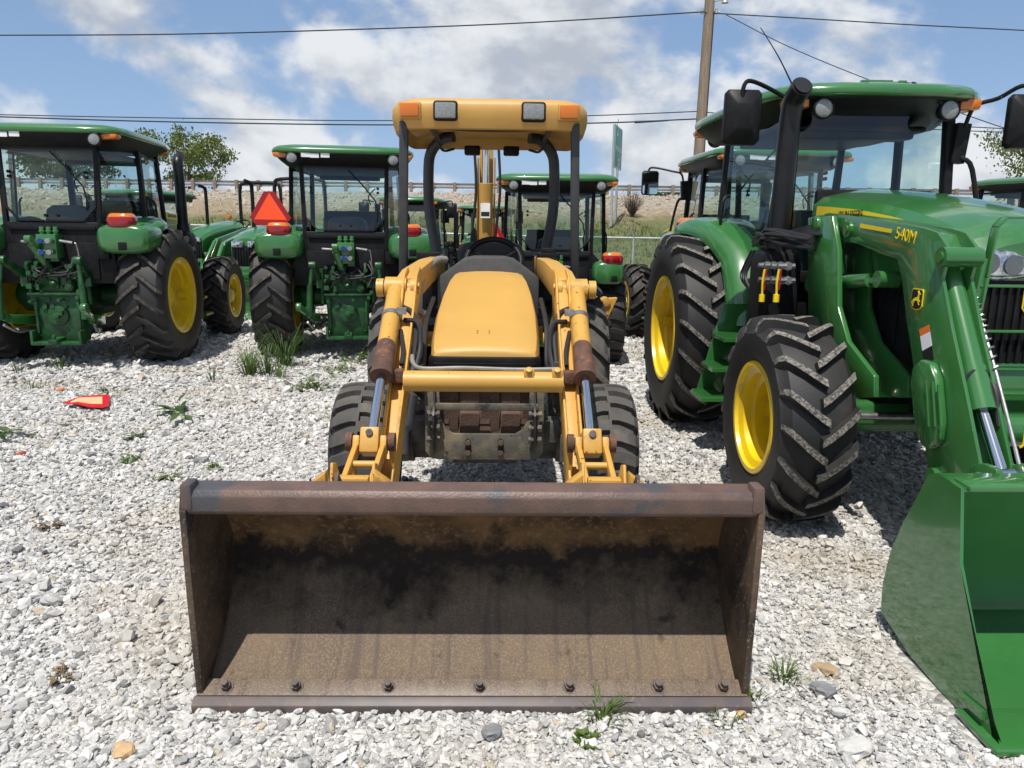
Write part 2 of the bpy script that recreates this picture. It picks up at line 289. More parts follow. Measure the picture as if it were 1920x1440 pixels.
def bank_mat():
    m = bpy.data.materials.new('bank_soil'); m.use_nodes = True; nt = m.node_tree; ns = nt.nodes; ln = nt.links.new; b = ns['Principled BSDF']; b.inputs['Roughness'].default_value = .95
    t = ns.new('ShaderNodeTexCoord'); s = ns.new('ShaderNodeSeparateXYZ'); ln(t.outputs['Object'], s.inputs[0])
    n = ns.new('ShaderNodeTexNoise'); n.inputs['Scale'].default_value = .35; n.inputs['Detail'].default_value = 8; n.inputs['Roughness'].default_value = .65; ln(t.outputs['Object'], n.inputs[0])
    a = ns.new('ShaderNodeMath'); a.operation = 'MULTIPLY_ADD'; a.inputs[1].default_value = 2.4; ln(n.outputs[0], a.inputs[0]); ln(s.outputs[2], a.inputs[2])
    r = ns.new('ShaderNodeValToRGB'); e = r.color_ramp.elements
    mr = ns.new('ShaderNodeMapRange'); mr.inputs[1].default_value = 0; mr.inputs[2].default_value = 5; ln(a.outputs[0], mr.inputs[0]); ln(mr.outputs[0], r.inputs[0])
    for i, (p, c) in enumerate(((.0,(.13,.16,.045)),(.50,(.10,.13,.035)),(.62,(.15,.15,.06)),(.70,(.27,.21,.125)),(.80,(.33,.275,.20)),(.92,(.36,.33,.275)))):
        q = e[i] if i < 2 else e.new(p); q.position = p; q.color = (*c,1)
    n2 = ns.new('ShaderNodeTexNoise'); n2.inputs['Scale'].default_value = 5; n2.inputs['Detail'].default_value = 8; n2.inputs['Roughness'].default_value = .75; ln(t.outputs['Object'], n2.inputs[0])
    r2 = ns.new('ShaderNodeMapRange'); r2.inputs[1].default_value = .3; r2.inputs[2].default_value = .7; r2.inputs[3].default_value = .45; r2.inputs[4].default_value = 1.35; ln(n2.outputs[0], r2.inputs[0])
    mu = ns.new('ShaderNodeVectorMath'); mu.operation = 'SCALE'; ln(r.outputs[0], mu.inputs[0]); ln(r2.outputs[0], mu.inputs['Scale']); ln(mu.outputs[0], b.inputs['Base Color'])
    bp = ns.new('ShaderNodeBump'); bp.inputs['Strength'].default_value = .8; bp.inputs['Distance'].default_value = .15; ln(n2.outputs[0], bp.inputs['Height']); ln(bp.outputs[0], b.inputs['Normal']); return m
BANK = bank_mat()
ROADM = mat('road_asphalt', (.07,.07,.07), (.09,.09,.088), rough=.9)
g = MB(); xs = [-500,-120,-60,-32]+[i*2.0-30 for i in range(31)]+[32,60,120,500]; ys = [-60,-20]+[i*1.5-6 for i in range(24)]+[34,80,300,900]
def gz_far(x, y): return min(ground_z(x,y),.45) + (.012*mnoise.noise(Vector((x*.7,y*.7,0))) if abs(x) < 30 and 6 < y < 29 else 0)
g.grid([[(x,y,gz_far(x,y)) for x in xs] for y in ys]); tag(g.build('ground', GRAVEL, fix=False), kind='structure')
BP = [(20.5,-.08),(22,.06),(24,.16),(27,.40),(30,1.15),(33,2.0),(36,2.75),(38.5,3.25),(39.6,3.36),(41,3.38)]
def bank_h(x, y):
    for (a, b), (c, d) in zip(BP, BP[1:]):
        if y <= c: z = b+(d-b)*max(0,(y-a))/(c-a); break
    else: z = BP[-1][1]
    k = min(1, max(0,(y-22)/5))*min(1,max(0,(40.3-y)/2))
    return z + min(ground_z(x,y),.45)*max(0,min(1,(30-y)/6)) + k*(.16*mnoise.noise(Vector((x*.25,y*.3,3)))+.07*mnoise.noise(Vector((x*.9,y*.9,5))))
g = MB(); bx = [-160,-90,-60]+[i*.8-44 for i in range(120)]+[60,90,160]; by = [20.5+i*.55 for i in range(38)]
g.grid([[(x,y,bank_h(x,y)) for x in bx] for y in by]); tag(g.build('embankment', BANK, fix=False), kind='structure')
g = MB(); g.grid([[(x,y,z) for x in (-400,-100,0,100,400)] for y, z in ((41.3,3.38),(43,3.44),(52,3.44),(54,3.3))]); tag(g.build('road', ROADM, fix=False), kind='structure')
g = MB(); g.grid([[(x,y,z) for x in (-400,-100,0,100,400)] for y, z in ((54,3.28),(75,2.2),(140,1.8),(900,1.5))]); tag(g.build('field', BANK, fix=False), kind='structure')
rnd = random.Random(5)
# grass on the bank, rubble on its upper slope
g = MB()
for i in range(15000):
    y = 21.5+13*rnd.random()**1.2; x = rnd.uniform(-.75,.75)*y+rnd.uniform(-3,3)
    if mnoise.noise(Vector((x*.3,y*.35,9)))*.5+.5 < .25+.5*max(0,(y-29)/6): continue
    z = bank_h(x,y); hh = rnd.uniform(.08,.26)*(1 if y > 24 else .6)
    for k in range(4):
        a = rnd.uniform(0,6.28); d = Vector((math.cos(a),math.sin(a),0)); p = Vector((x+rnd.uniform(-.12,.12),y+rnd.uniform(-.12,.12),z-.02)); s = Vector((-d.y,d.x,0))*.018
        g.add([p-s,p+s,p+d*hh*.5+Vector((0,0,hh*rnd.uniform(.7,1.1)))],[(0,1,2)])
tag(g.build('grass', GRASSB, fix=False, smooth=False), 'rough green grass growing on the bank behind the fence', 'grass', kind='stuff')
RUBM = mat('rubble_stone', (.42,.37,.30), (.30,.25,.19), scale=3, rough=.9)
g = MB(); bmz = bmesh.new(); bmesh.ops.create_icosphere(bmz, subdivisions=1, radius=1); ico = ([v.co.copy() for v in bmz.verts],[tuple(v.index for v in f.verts) for f in bmz.faces]); bmz.free()
for i in range(2200):
    y = 33.5+6.6*rnd.random()**.6; x = rnd.uniform(-.75,.75)*y; s = rnd.uniform(.04,.13); e = Euler((rnd.uniform(0,6),rnd.uniform(0,6),rnd.uniform(0,6))).to_matrix(); p = Vector((x,y,bank_h(x,y)))
    g.add([p+e@Vector((v.x*s*1.3,v.y*s,v.z*s*.7)) for v in ico[0]], ico[1])
tag(g.build('rubble', RUBM, fix=False, smooth=False), 'pale broken rock covering the top of the bank', 'rubble', kind='stuff')
# guard rail
gr = thing('guard_rail', 'long steel guard rail on wooden posts along the top of the bank', 'guard rail', (0,40.2,3.3))
prof = [(-.155,.0),(-.15,.035),(-.11,.075),(-.06,.075),(-.02,.03),(.02,.03),(.06,.075),(.11,.075),(.15,.035),(.155,0)]
g = MB(); xs = [-60,-20,0,20,60]; g.grid([[(x,.22+q,.49+z) for x in xs] for z, q in prof]); g.grid([[(x,.214+q,.49+z) for x in xs] for z, q in prof]); g.build('rail', GALV, gr)
pm = MB().box((0,.08,.28),(.16,.16,.80)).mesh('post', WOODP, bevel=.01, seg=1)
for i in range(-26, 27): link('post', pm, gr, (i*1.14+.3,0,0))
# chain link fence
fn = thing('chain_link_fence', 'galvanised chain link fence at the foot of the grass bank', 'fence', (0,23,0))
def fz(x): return 1.40+.021*max(0,-x+1.5)
def fb(x): return bank_h(x,23)-.02
g = MB(); g.tube([(x,0,fz(x)) for x in (-18,-12,-6,0,6,12,18)], .028, n=8, k=1); g.build('top_rail', GALV, fn)
g = MB()
for sgn in (-1,1):
    for i in range(-330, 331):
        x0 = i*.06; x1 = x0+sgn*1.25
        if abs(x0) > 18 or abs(x1) > 18: continue
        g.tube([(x0,.03,fb(x0)+.05),(x1,.03,fz(x1))], .0022, n=3, k=1)
g.build('wire_mesh', GALV, fn, smooth=False, fix=False)
for x in (-17.2,-14.2,-11.2,-8.2,-5.2,-2.2,.7,3.62,6.6,9.6,12.6,15.6):
    g = MB(); g.cyl((x,0,fb(x)),(x,0,fz(x)+.05),.032,n=10); g.bar((x,0,fz(x)+.04),(x-.13,-.1,fz(x)+.33),.03,.02); g.build('post', GALV, fn)
# utility pole and cables
pa, pb_ = px(1312,270,22.5), px(1331,0,22.5); dv = (pb_-pa)/(pb_.z-pa.z); base = pa+dv*(bank_h(pa.x,22.5)-.03-pa.z); top = pb_+dv*1.4
up = thing('utility_pole', 'weathered wooden utility pole carrying cables, rising behind the parked tractors', 'utility pole', base)
g = MB(); n_ = 14; g.tube([(0,0,0)]+[tuple((top-base)*t) for t in (.25,.5,.75,1)], (.175,.13), n=n_, k=3); g.build('pole', WOOD, up)
def onpole(z): return (dv*(z-base.z))
zt = px(1320,22,22.5).z
g = MB(); p = onpole(zt); g.cyl(p+Vector((-.22,0,0)),p+Vector((.3,0,0)),.018,n=8); g.cyl(p+Vector((.2,-.02,-.06)),p+Vector((.2,-.02,.08)),.04,n=10); g.cyl(p+Vector((-.2,-.02,-.06)),p+Vector((-.2,-.02,.08)),.04,n=10); g.build('insulator_bracket', GALV, up)
p = onpole(px(1330,3,22.5).z); g = MB(); g.bar(p,p+Vector((.42,-.1,.05)),.05,.05); g.cyl(p+Vector((.40,-.1,-.06)),p+Vector((.40,-.1,.1)),.10,.06,n=12); g.build('lamp_bracket', GALV, up)
g = MB(); g.tube([onpole(base.z+.3)+Vector((.14,-.1,0)),onpole(3.5)+Vector((.13,-.1,0)),onpole(6)+Vector((.12,-.1,0)),onpole(zt)+Vector((.12,-.1,0))], .012, n=6); g.build('ground_wire', CABLE, up)
def cable(label, pts, r, splice=None):
    g = MB(); P = [px(*p) for p in pts]; o = P[0].copy(); g.tube([p-o for p in P], r, n=6, k=6)
    ob = link('overhead_cable', g.mesh('overhead_cable', CABLE), None, o); tag(ob, label, 'cable', 'overhead cables on the utility pole')
    if splice:
        a, b = px(*splice[0])-o, px(*splice[1])-o; g = MB(); g.cyl(a,b,.035,.02,n=8); g.build('splice', CABLE, ob)
cable('highest overhead cable left of the pole, crossing the upper clouds', [(-260,66,22.4),(0,66,22.4),(330,64,22.4),(700,54,22.4),(1000,42,22.4),(1322,22,22.4)], .017)
cable('highest overhead cable right of the pole', [(1322,24,22.4),(1500,34,22.4),(1700,46,22.4),(1920,57,22.4),(2200,72,22.4)], .015)
cable('upper of the two low cables passing behind the yellow canopy', [(-260,207,22.4),(0,215,22.4),(370,222,22.4),(735,226,22.4),(1100,217,22.4),(1306,209,22.4)], .014)
cable('lower of the two low cables passing behind the yellow canopy', [(-260,212,22.3),(0,219,22.3),(300,228,22.3),(700,234,22.3),(1100,231,22.3),(1306,223,22.3)], .019, ((1190,229,22.3),(1252,226,22.3)))
cable('low cable right of the pole, upper one seen past the mirror', [(1312,210,22.6),(1500,222,22.6),(1780,236,22.6),(1920,243,22.6),(2100,251,22.6)], .013)
cable('low cable right of the pole, lower one seen past the mirror', [(1312,223,22.7),(1500,232,22.7),(1780,244,22.7),(1920,249,22.7),(2100,255,22.7)], .013)
cable('thin cable slanting down right from the pole top', [(1362,28,22.6),(1480,88,21.5),(1630,150,20.5),(1790,208,19.5),(1900,246,19),(2000,280,18.6)], .011)
# road sign on the bank
sg = px(1150,405,32.5); sg.z = bank_h(sg.x,32.5)-.05
ts = px(1162,238,32.5).z-sg.z
rs = thing('road_sign', 'tall green roadside sign with white lettering, seen nearly edge-on above the bank', 'sign', sg, R(74))
for x in (-.62,.62): MB().bar((x,0,0),(x,0,ts+.02),.12,.10,up=(0,1,0)).build('post', GALV, rs)
z0 = px(1150,317,32.5).z-sg.z
pn = MB().box((0,-.09,(z0+ts)/2),(2.0,.03,ts-z0)).build('panel', SIGNG, rs, bevel=.012)
g = MB(); fw, fh = .97, (ts-z0)/2-.03; zc = (z0+ts)/2
for a, b in (((-fw,-fh),(fw,-fh)),((fw,-fh),(fw,fh)),((fw,fh),(-fw,fh)),((-fw,fh),(-fw,-fh))): g.bar((a[0],-.108,zc+a[1]),(b[0],-.108,zc+b[1]),.035,.006,up=(0,1,0))
g.build('border', WHITE, pn)
o = link('lettering', text_mesh('S', 1.0, .004), pn, (-.45,-.112,zc+.72), (R(90),0,0)); o.data.materials.append(WHITE); o['kind'] = 'stuff'
g = MB()
for i in range(8): g.box((-.72+i*.2,-.11,zc-.05),(.10,.006,.16 if i % 3 else .22))
tag(g.build('small_lettering', WHITE, pn, smooth=False), kind='stuff')
g = MB(); g.bar((-.2,-.11,zc-1.05),(.25,-.11,zc-.5),.12,.006,up=(0,1,0)); g.prism([(.36,zc-.36),(.02,zc-.45),(.28,zc-.72)],'y',-.113,-.107); g.build('arrow', WHITE, pn, smooth=False)
# trees and bushes
def tree(name, label, loc, H, W, seed, nl, leaf=.2, mat_l=LEAF, cat='tree', group=None, lim=9, low=.25):
    r = random.Random(seed); t = thing(name, label, cat, loc, 0, group); g = MB(); tips = []
    g.tube([(0,0,-.3),(r.uniform(-.1,.1),0,H*.3),(r.uniform(-.3,.3),0,H*.6),(r.uniform(-.4,.4),0,H*.85)], (H*.03,H*.008), n=8)
    for i in range(lim):
        z0 = H*(low+.5*i/lim); a = i*2.4+r.uniform(-.4,.4); rad = W*.5*r.uniform(.7,1.1); e = Vector((math.cos(a)*rad,math.sin(a)*rad,min(H*.97,z0+H*r.uniform(.08,.3))))
        p0 = Vector((0,0,z0)); m = p0.lerp(e,.5)+Vector((r.uniform(-.2,.2),0,H*.04)); g.tube([p0,m,e],(H*.012,H*.003),n=5,k=4)
        for t_ in (.5,.75,1.0):
            q = p0.lerp(m,t_*2) if t_ < .5 else m.lerp(e,t_*2-1); tips.append((q,W*.12))
            for k in range(3):
                d = Vector((r.uniform(-1,1),r.uniform(-1,1),r.uniform(-.4,.9))).normalized()*W*r.uniform(.09,.2); g.tube([q,q+d],(H*.004,H*.0015),n=4,k=1); tips.append((q+d,W*.085))
    for k in range(8):
        tips.append((Vector((r.uniform(-.16,.16)*W,r.uniform(-.16,.16)*W,H*r.uniform(.72,1))),W*.09))
    g.build('trunk', BARK, t)
    g = MB()
    for q, rad in tips:
        if r.random() < .28: continue
        for k in range(max(4,int(nl/len(tips)))):
            p = q+Vector((r.gauss(0,1),r.gauss(0,1),r.gauss(0,.75)))*rad*.62; e = Euler((r.uniform(0,6.3),r.uniform(0,6.3),r.uniform(0,6.3))).to_matrix(); s = leaf*r.uniform(.6,1.3)
            g.add([p+e@Vector(c) for c in ((-s*.5,0,0),(0,-s*.32,s*.08),(s*.5,0,0),(0,s*.32,s*.08))],[(0,1,2,3)])
    g.build('crown', mat_l, t, fix=False, smooth=False); return t
a = px(357,370,62); tree('tree', 'leafy spreading tree beyond the road, right of the left tractor cab', (a.x,62,2.6), px(360,240,62).z-2.6, 5.9, 12, 6200, leaf=.25, group='trees beyond the lot')
a = px(128,370,58); tree('tree', 'leafy tree seen through the rear window of the left tractor', (a.x,58,2.6), px(128,262,58).z-2.6, 6.2, 23, 8000, leaf=.27, mat_l=LEAFD, group='trees beyond the lot')
a = px(1938,380,30); tree('tree', 'tree behind the far right cab with leafy branches entering the frame', (a.x+.6,30,.9), px(1900,195,30).z-.9, 3.9, 31, 6500, leaf=.13, lim=12, group='trees beyond the lot')
a = px(1245,366,75); tree('bush', 'small round green bush beyond the guard rail', (a.x,75,2.1), px(1245,347,75).z-2.1, 2.6, 7, 2200, leaf=.2, mat_l=LEAFD, cat='bush', lim=7)
a = px(1186,392,34); b_ = thing('bush', 'bare twiggy brown bush on the bank beside the road sign', 'bush', (a.x,34,bank_h(a.x,34)-.05)); g = MB(); rr = random.Random(2)
for i in range(110):
    an = rr.uniform(0,6.28); l = rr.uniform(.5,1.25); d = Vector((math.cos(an)*rr.uniform(.1,.8),math.sin(an)*rr.uniform(.1,.8),1)).normalized()*l; g.tube([(0,0,0),d*.5+Vector((0,0,.06)),d],(.012,.004),n=3,k=2)
    for k in range(3): q = d*rr.uniform(.5,1); g.tube([q,q+Vector((rr.uniform(-.2,.2),rr.uniform(-.2,.2),rr.uniform(.02,.25)))],.004,n=3,k=1)
g.build('twigs', mat('twig', (.09,.062,.045), rough=.9), b_, fix=False)
# ------------------------------------------------------------------ wheels
CACHE = {}
def tyre_mesh(Rr, w, rim, n, style, mats):
    key = ('t',Rr,w,rim,n,style,mats[1].name)
    if key in CACHE: return CACHE[key]
    d = {'ag':.040,'ind':.026}[style]; g = MB()
    half = [(rim-.01,.40),(rim+.025,.455),(rim+(Rr-rim)*.35,.515),(rim+(Rr-rim)*.62,.515),(Rr-d-.055,.475),(Rr-d-.018,.40),(Rr-d-.004,.22)]
    g.lathe([(r,-x*w) for r, x in half]+[(Rr-d,0)]+[(r,x*w) for r, x in half[::-1]], n=56)
    def base(x):
        a = abs(x)/w; pts = [(0,Rr-d)]+[(q,r) for r, q in half[::-1]]
        for (x0,r0),(x1,r1) in zip(pts,pts[1:]):
            if a <= x1: return r0+(r1-r0)*(a-x0)/(x1-x0) if x1 > x0 else r1
        return Rr-d-.05
    if style == 'ag': T = [(0,.0),(.2,.0),(.45,.002),(.7,.006),(.9,.016),(1,.055),(1.03,.095)]; lag = .92*w*.5/Rr; tk0, tk1, x0, x1 = .021,.033,-.045,.50
    else: T = [(0,.0),(.3,.0),(.6,.003),(.86,.012),(1,.045),(1.05,.085)]; lag = .36*w*.5/Rr; tk0, tk1, x0, x1 = .030,.040,-.02,.49
    for sd_ in (-1,1):
        for i in range(n):
            f0 = 2*math.pi*(i+(.5 if sd_ > 0 else 0))/n+.2*lag; vs = []
            for t, drop in T:
                x = sd_*w*(x0+(x1-x0)*min(t,1.03)); top = Rr-drop; b = min(base(x)-.012, top-.012); f = f0-lag*(t**1.15 if style == 'ag' else (t if t > .35 else .35))
                k = 1-.25*(t > .95)
                for r, h in ((b,tk1*k),(top,tk0*k),(top,-tk0*k),(b,-tk1*k)): vs.append((x,r*math.sin(f+h/Rr),r*math.cos(f+h/Rr)))
            m = len(T)
            for j in range(m-1):
                a = j*4; e = a+4
                g.add(vs[a:a+8], [(0,1,5,4),(2,3,7,6)], 0); g.add(vs[a:a+8], [(1,2,6,5)], 1)
            g.add(vs[:4], [(0,1,2,3)], 0); g.add(vs[-4:], [(3,2,1,0)], 0)
    me = g.mesh('tyre', list(mats), ang=32); CACHE[key] = me; return me
def rim_mesh(rim, w, m, dish=.10, nb=8, hub=.12):
    key = ('r',rim,w,m.name,dish)
    if key in CACHE: return CACHE[key]
    g = MB(); prof = [(rim+.022,.455*w),(rim+.018,.475*w),(rim-.008,.475*w),(rim-.014,.42*w),(rim-.05,.37*w),(rim-.055,.26*w),(rim-.085,.22*w),(rim-.09,dish*w+.05),(rim*.74,dish*w),(rim*.62,dish*w-.01),(rim*.50,dish*w+.03),(rim*.46,dish*w+.035),(hub,dish*w+.03),(hub*.95,dish*w+.085),(hub*.6,dish*w+.10),(0.001,dish*w+.10)]
    g.lathe(prof, n=48)
    g.lathe([(rim-.095,dish*w+.03),(rim-.06,-.2*w),(rim-.055,-.36*w),(rim-.012,-.42*w),(rim-.006,-.475*w),(rim+.02,-.46*w)], n=48)
    g.lathe([(rim-.09,dish*w+.02),(rim*.6,dish*w-.035),(.001,dish*w-.03)], n=32)
    for i in range(nb):
        a = 2*math.pi*i/nb; r = rim*.54; g.cyl((dish*w+.01,r*math.sin(a),r*math.cos(a)),(dish*w+.055,r*math.sin(a),r*math.cos(a)),.013,n=6)
        a += math.pi/nb
        if i % 2 == 0: g.box((dish*w+.10,(rim-.10)*math.sin(a),(rim-.10)*math.cos(a)),(.10,.08,.05),rot=Matrix.Rotation(-a,3,'X'))
    me = g.mesh('rim', m, ang=32); CACHE[key] = me; return me
def wheel(parent, x, y, Rr, w, rim, n, style, mats, rimm, z=None, spin=0, dish=.10, hubcap=None, steer=0):
    e = link('wheel', None, parent, (x,y,Rr-.012 if z is None else z), (0,0,steer))
    t = link('tyre', tyre_mesh(Rr,w,rim,n,style,mats), e, None, (spin,0,0))
    r = link('rim', rim_mesh(rim,w,rimm,dish), e, None, (spin*.7,0,math.pi if x < 0 else 0))
    if hubcap:
        s = 1 if x > 0 else -1; g = MB(); g.lathe([(.105,dish*w*s),(.10,(dish*w+.13)*s),(.075,(dish*w+.16)*s),(.001,(dish*w+.165)*s)],n=24); g.build('hub', hubcap, e)
    return e
# ------------------------------------------------------------------ green tractor (forward = +Y, right = +X, origin under the rear axle)
def poly_pane(name, pts, parent, m=GLASS, th=.004):
    "a thin closed pane"
    P = [Vector(p) for p in pts]; n = (P[1]-P[0]).cross(P[2]-P[0]).normalized()*th; k = len(P)
    g = MB(); g.add([p for p in P]+[p+n for p in P],[tuple(range(k)),tuple(range(k,2*k))[::-1]]+[(i,(i+1)%k,k+(i+1)%k,k+i) for i in range(k)]); return g.build(name, m, parent, smooth=False)
def outline(k, inset=0, y0=-.70, y1=1.34):
    half = [(.0,y1),(.34,y1-.01),(.56,y1-.07),(.70,y1-.22),(.77,y1-.55),(.805,.2),(.825,-.25),(.825,y0+.22),(.79,y0+.09),(.71,y0+.02),(.4,y0-.005),(0,y0-.01)]
    cy = .28; P = half+[(-x,y) for x, y in half[-2:0:-1]]
    return [((x-(inset if x > 0 else -inset if x < 0 else 0))*k, cy+(y-cy)*k) for x, y in P]
def hood_ring(y, a, zt, zb, crown=.012, cr_=.8):
    h = [(a*.98,zb),(a*1.02,zt-.20),(a*1.01,zt-.10),(a*.86,zt-.045),(a*.52,zt-.012),(a*.22,zt+crown*.6),(0,zt+crown)]
    return [(x,y,z) for x, z in h]+[(-x,y,z) for x, z in h[-2::-1]]
DEER = [(-.48,-.10),(-.40,-.02),(-.30,.04),(-.22,.12),(-.05,.16),(.10,.20),(.20,.34),(.17,.48),(.08,.60),(.12,.62),(.21,.52),(.24,.66),(.28,.54),(.34,.50),(.46,.42),(.45,.37),(.34,.36),(.33,.20),(.30,.05),(.48,-.06),(.46,-.12),(.26,-.06),(.42,-.30),(.37,-.33),(.16,-.06),(.0,-.04),(-.16,-.08),(-.34,-.34),(-.30,-.44),(-.36,-.44),(-.42,-.32),(-.26,-.06),(-.40,-.12),(-.52,-.30),(-.57,-.27)]
def emblem(parent, M, h, face, mark):
    sh = [(-.40,.5),(-.48,.40),(-.48,-.30),(-.36,-.45),(0,-.52),(.36,-.45),(.48,-.30),(.48,.40),(.40,.5)]
    g = MB(); g.M = M; g.prism([(x*h,y*h) for x, y in sh],'z',0,.004); e = g.build('emblem', mark, parent)
    g = MB(); g.M = M; g.prism([(x*h*.90,y*h*.91) for x, y in sh],'z',.004,.006); g.build('emblem_field', face, e)
    g = MB(); g.M = M; g.prism([(x*h*.70,y*h*.70-.03*h) for x, y in DEER],'z',.006,.008); g.build('emblem_mark', mark, e)
def tractor(name, label, group, loc, rz, trk=.90, Rr=.79, rw=.47, rrim=.43, Rf=.585, fw=.37, frim=.305, style='ag', lug=LUGM, n=(20,18), mirrors=False, antenna=False, flip_lamp=False, smv=0, wb=2.25, exhaust=True, lens=LENS, hitch=True, spin=0, fdish=-.05, cap=True, mirx=(1.02,1.02), steer=0):
    t = thing(name, label, 'tractor', loc, rz, group)
    mats = (RUB, lug)
    for s in (1,-1):
        wheel(t, s*trk, 0, Rr, rw, rrim, n[0], style, mats, JYEL, spin=.15+s*.3+spin, dish=-.02)
        wheel(t, s*(trk+.01), wb, Rf, fw, frim, n[1], style, mats, JYEL, spin=.4+s*.2+spin, dish=fdish, hubcap=HUBC if cap else None, steer=steer)
    # chassis
    g = MB(); g.box((0,.45,.80),(.44,1.7,.50)); g.cyl((-.70,0,.78),(.70,0,.78),.13,n=18); g.cyl((-.62,0,.78),(-.45,0,.78),.2,n=18); g.cyl((.45,0,.78),(.62,0,.78),.2,n=18); g.box((0,-.28,.86),(.50,.36,.44)); g.build('transmission', DGREEN, t, bevel=.02)
    g = MB(); g.box((0,1.95,.86),(.46,1.5,.52)); g.box((.16,1.9,1.18),(.2,1.0,.3)); g.box((-.15,2.0,1.2),(.22,.9,.28)); g.cyl((.25,1.6,.62),(.25,1.95,.62),.07); g.build('engine', BLKMET, t, bevel=.02)
    g = MB(); g.box((0,wb,.60),(1.2,.17,.17)); g.cyl((0,wb-.2,.60),(0,wb+.16,.60),.16,n=18)
    for s in (1,-1): g.cyl((s*.58,wb,Rf),(s*(trk-.10),wb,Rf),.13,.16,n=16); g.box((s*.62,wb,.66),(.14,.16,.34))
    g.build('front_axle', GREEN, t, bevel=.02)
    g = MB(); g.box((0,wb+.25,.83),(.40,.75,.30)); g.box((0,wb+.60,.83),(.62,.10,.36)); g.build('front_bolster', GREEN, t, bevel=.02)
    g = MB(); g.cyl((-.60,wb+.13,.62),(.60,wb+.13,.62),.022,n=10); g.cyl((-.22,wb+.13,.62),(.22,wb+.13,.62),.045,n=12); g.build('steering_cylinder', STEEL, t)
    # hood
    hs = [(1.22,.41,1.905,1.36),(1.5,.415,1.885,1.37),(1.9,.41,1.85,1.39),(2.3,.40,1.795,1.40),(2.55,.388,1.745,1.40),(2.72,.372,1.695,1.405),(2.82,.345,1.645,1.41),(2.87,.31,1.585,1.41)]
    def hood_at(y):
        for a, b in zip(hs,hs[1:]):
            if y <= b[0]: k = (y-a[0])/(b[0]-a[0]); return [p+(q-p)*k for p, q in zip(a,b)]
        return list(hs[-1])
    g = MB(); g.loft([hood_ring(*h) for h in hs]); hd = g.build('hood', GREEN, t, ang=24)
    g = MB(); g.box((0,1.2,1.66),(.80,.06,.50)); g.build('hood_seal', BLACK, t, bevel=.02)
    for s in (1,-1):
        N_ = 14; top = []; bot = []
        for i in range(N_+1):
            y = 1.30+1.32*i/N_; k = i/N_; _, a, zt, zb = hood_at(y); zu = zt-.102+.022*k; zl = zu-.095*(1-k**2.2)-.002
            top.append((s*(a*1.01+.006),y,zu)); bot.append((s*(a*1.02+.006),y,zl))
        g = MB(); g.grid([top,bot]); st = g.build('stripe', DECY, t, smooth=False)
        for q in (.3,.55,.78):
            g = MB(); g.grid([[Vector(a).lerp(Vector(b),q)+Vector((s*.0015,0,0)) for a, b in zip(top,bot)][9:],[Vector(a).lerp(Vector(b),q+.045)+Vector((s*.0015,0,0)) for a, b in zip(top,bot)][9:]]); g.build('pinstripe', DGREEN, st, smooth=False)
        _, a, zt, zb = hood_at(1.82); o = link('lettering', text_mesh('JOHN DEERE', .070, .001, .80), st, (s*(a*1.02+.008),1.80,zt-.128), (R(90),0,s*R(90))); o.data.materials.append(DECK); o['kind'] = 'stuff'; o.rotation_euler = Euler((R(90),R(0),s*R(90)))
        g = MB(); g.box((s*.35,2.05,1.19),(.03,1.45,.44)); 
        for i in range(9): g.box((s*.368,1.42+i*.155,1.16),(.012,.02,.32))
        g.build('side_screen', BLACK, t)
        g = MB(); g.prism([(s*.045,1.425),(s*.045,1.51),(s*.14,1.55),(s*.325,1.565),(s*.345,1.545),(s*.33,1.425),(s*.2,1.405)],'y',2.80,2.885); hl = g.build('headlight', LENS2, t, bevel=.015)
        g = MB(); g.cyl((s*.13,2.875,1.48),(s*.13,2.893,1.48),.045,n=18); g.cyl((s*.25,2.875,1.49),(s*.25,2.893,1.49),.05,n=18); g.build('lamp', lens, hl)
    g = MB(); g.prism([(-.34,.92),(-.345,1.41),(-.2,1.425),(0,1.56),(.2,1.425),(.345,1.41),(.34,.92)],'y',2.72,2.86)
    for i in range(15): g.box((-.28+.04*i,2.865,1.16),(.014,.02,.44))
    gl = g.build('grille', BLACK, t)
    emblem(t, Matrix.Translation((0,2.878,1.315)) @ Matrix.Rotation(R(180),4,'Z') @ Matrix.Rotation(R(90),4,'X'), .12, GREEN, DECY)
    # cab
    A0, A1, B0, B1, C0, C1 = (.56,1.16,1.32),(.53,1.06,2.49),(.74,.10,1.05),(.69,.12,2.44),(.475,-.52,1.25),(.50,-.47,2.44)
    mir = lambda p, s: (s*p[0],p[1],p[2])
    g = MB()
    for s in (1,-1):
        g.bar(mir(A0,s),mir(A1,s),.06,.07,up=(0,1,0)); g.bar(mir(B0,s),mir(B1,s),.05,.05,up=(0,1,0)); g.bar(mir(C0,s),mir(C1,s),.05,.05,up=(0,1,0))
        g.bar((s*.60,1.12,1.0),mir(A0,s),.06,.06,up=(0,1,0)); g.bar((s*.60,1.12,1.02),mir(B0,s),.05,.08)
    g.bar((-.56,1.16,1.32),(.56,1.16,1.32),.06,.08); g.bar((-.52,1.06,2.485),(.52,1.06,2.485),.05,.04)
    g.bar((-.5,-.47,2.44),(.5,-.47,2.44),.05,.09)
    g.build('cab_frame', BLACK, t, bevel=.008)
    g = MB(); g.box((0,.35,1.02),(1.12,1.5,.12)); g.prism([(-.64,.95),(-.60,1.50),(-.49,1.62),(.49,1.62),(.60,1.50),(.64,.95)],'y',-.53,-.46); g.box((0,-.545,1.56),(.9,.02,.05)); g.box((.52,-.55,1.30),(.12,.08,.16)); g.box((0,1.1,1.18),(1.1,.06,.3)); g.box((-.3,-.545,1.2),(.35,.015,.36)); g.box((.2,-.545,1.2),(.5,.015,.4)); g.build('cab_base', BLACK, t, bevel=.012)
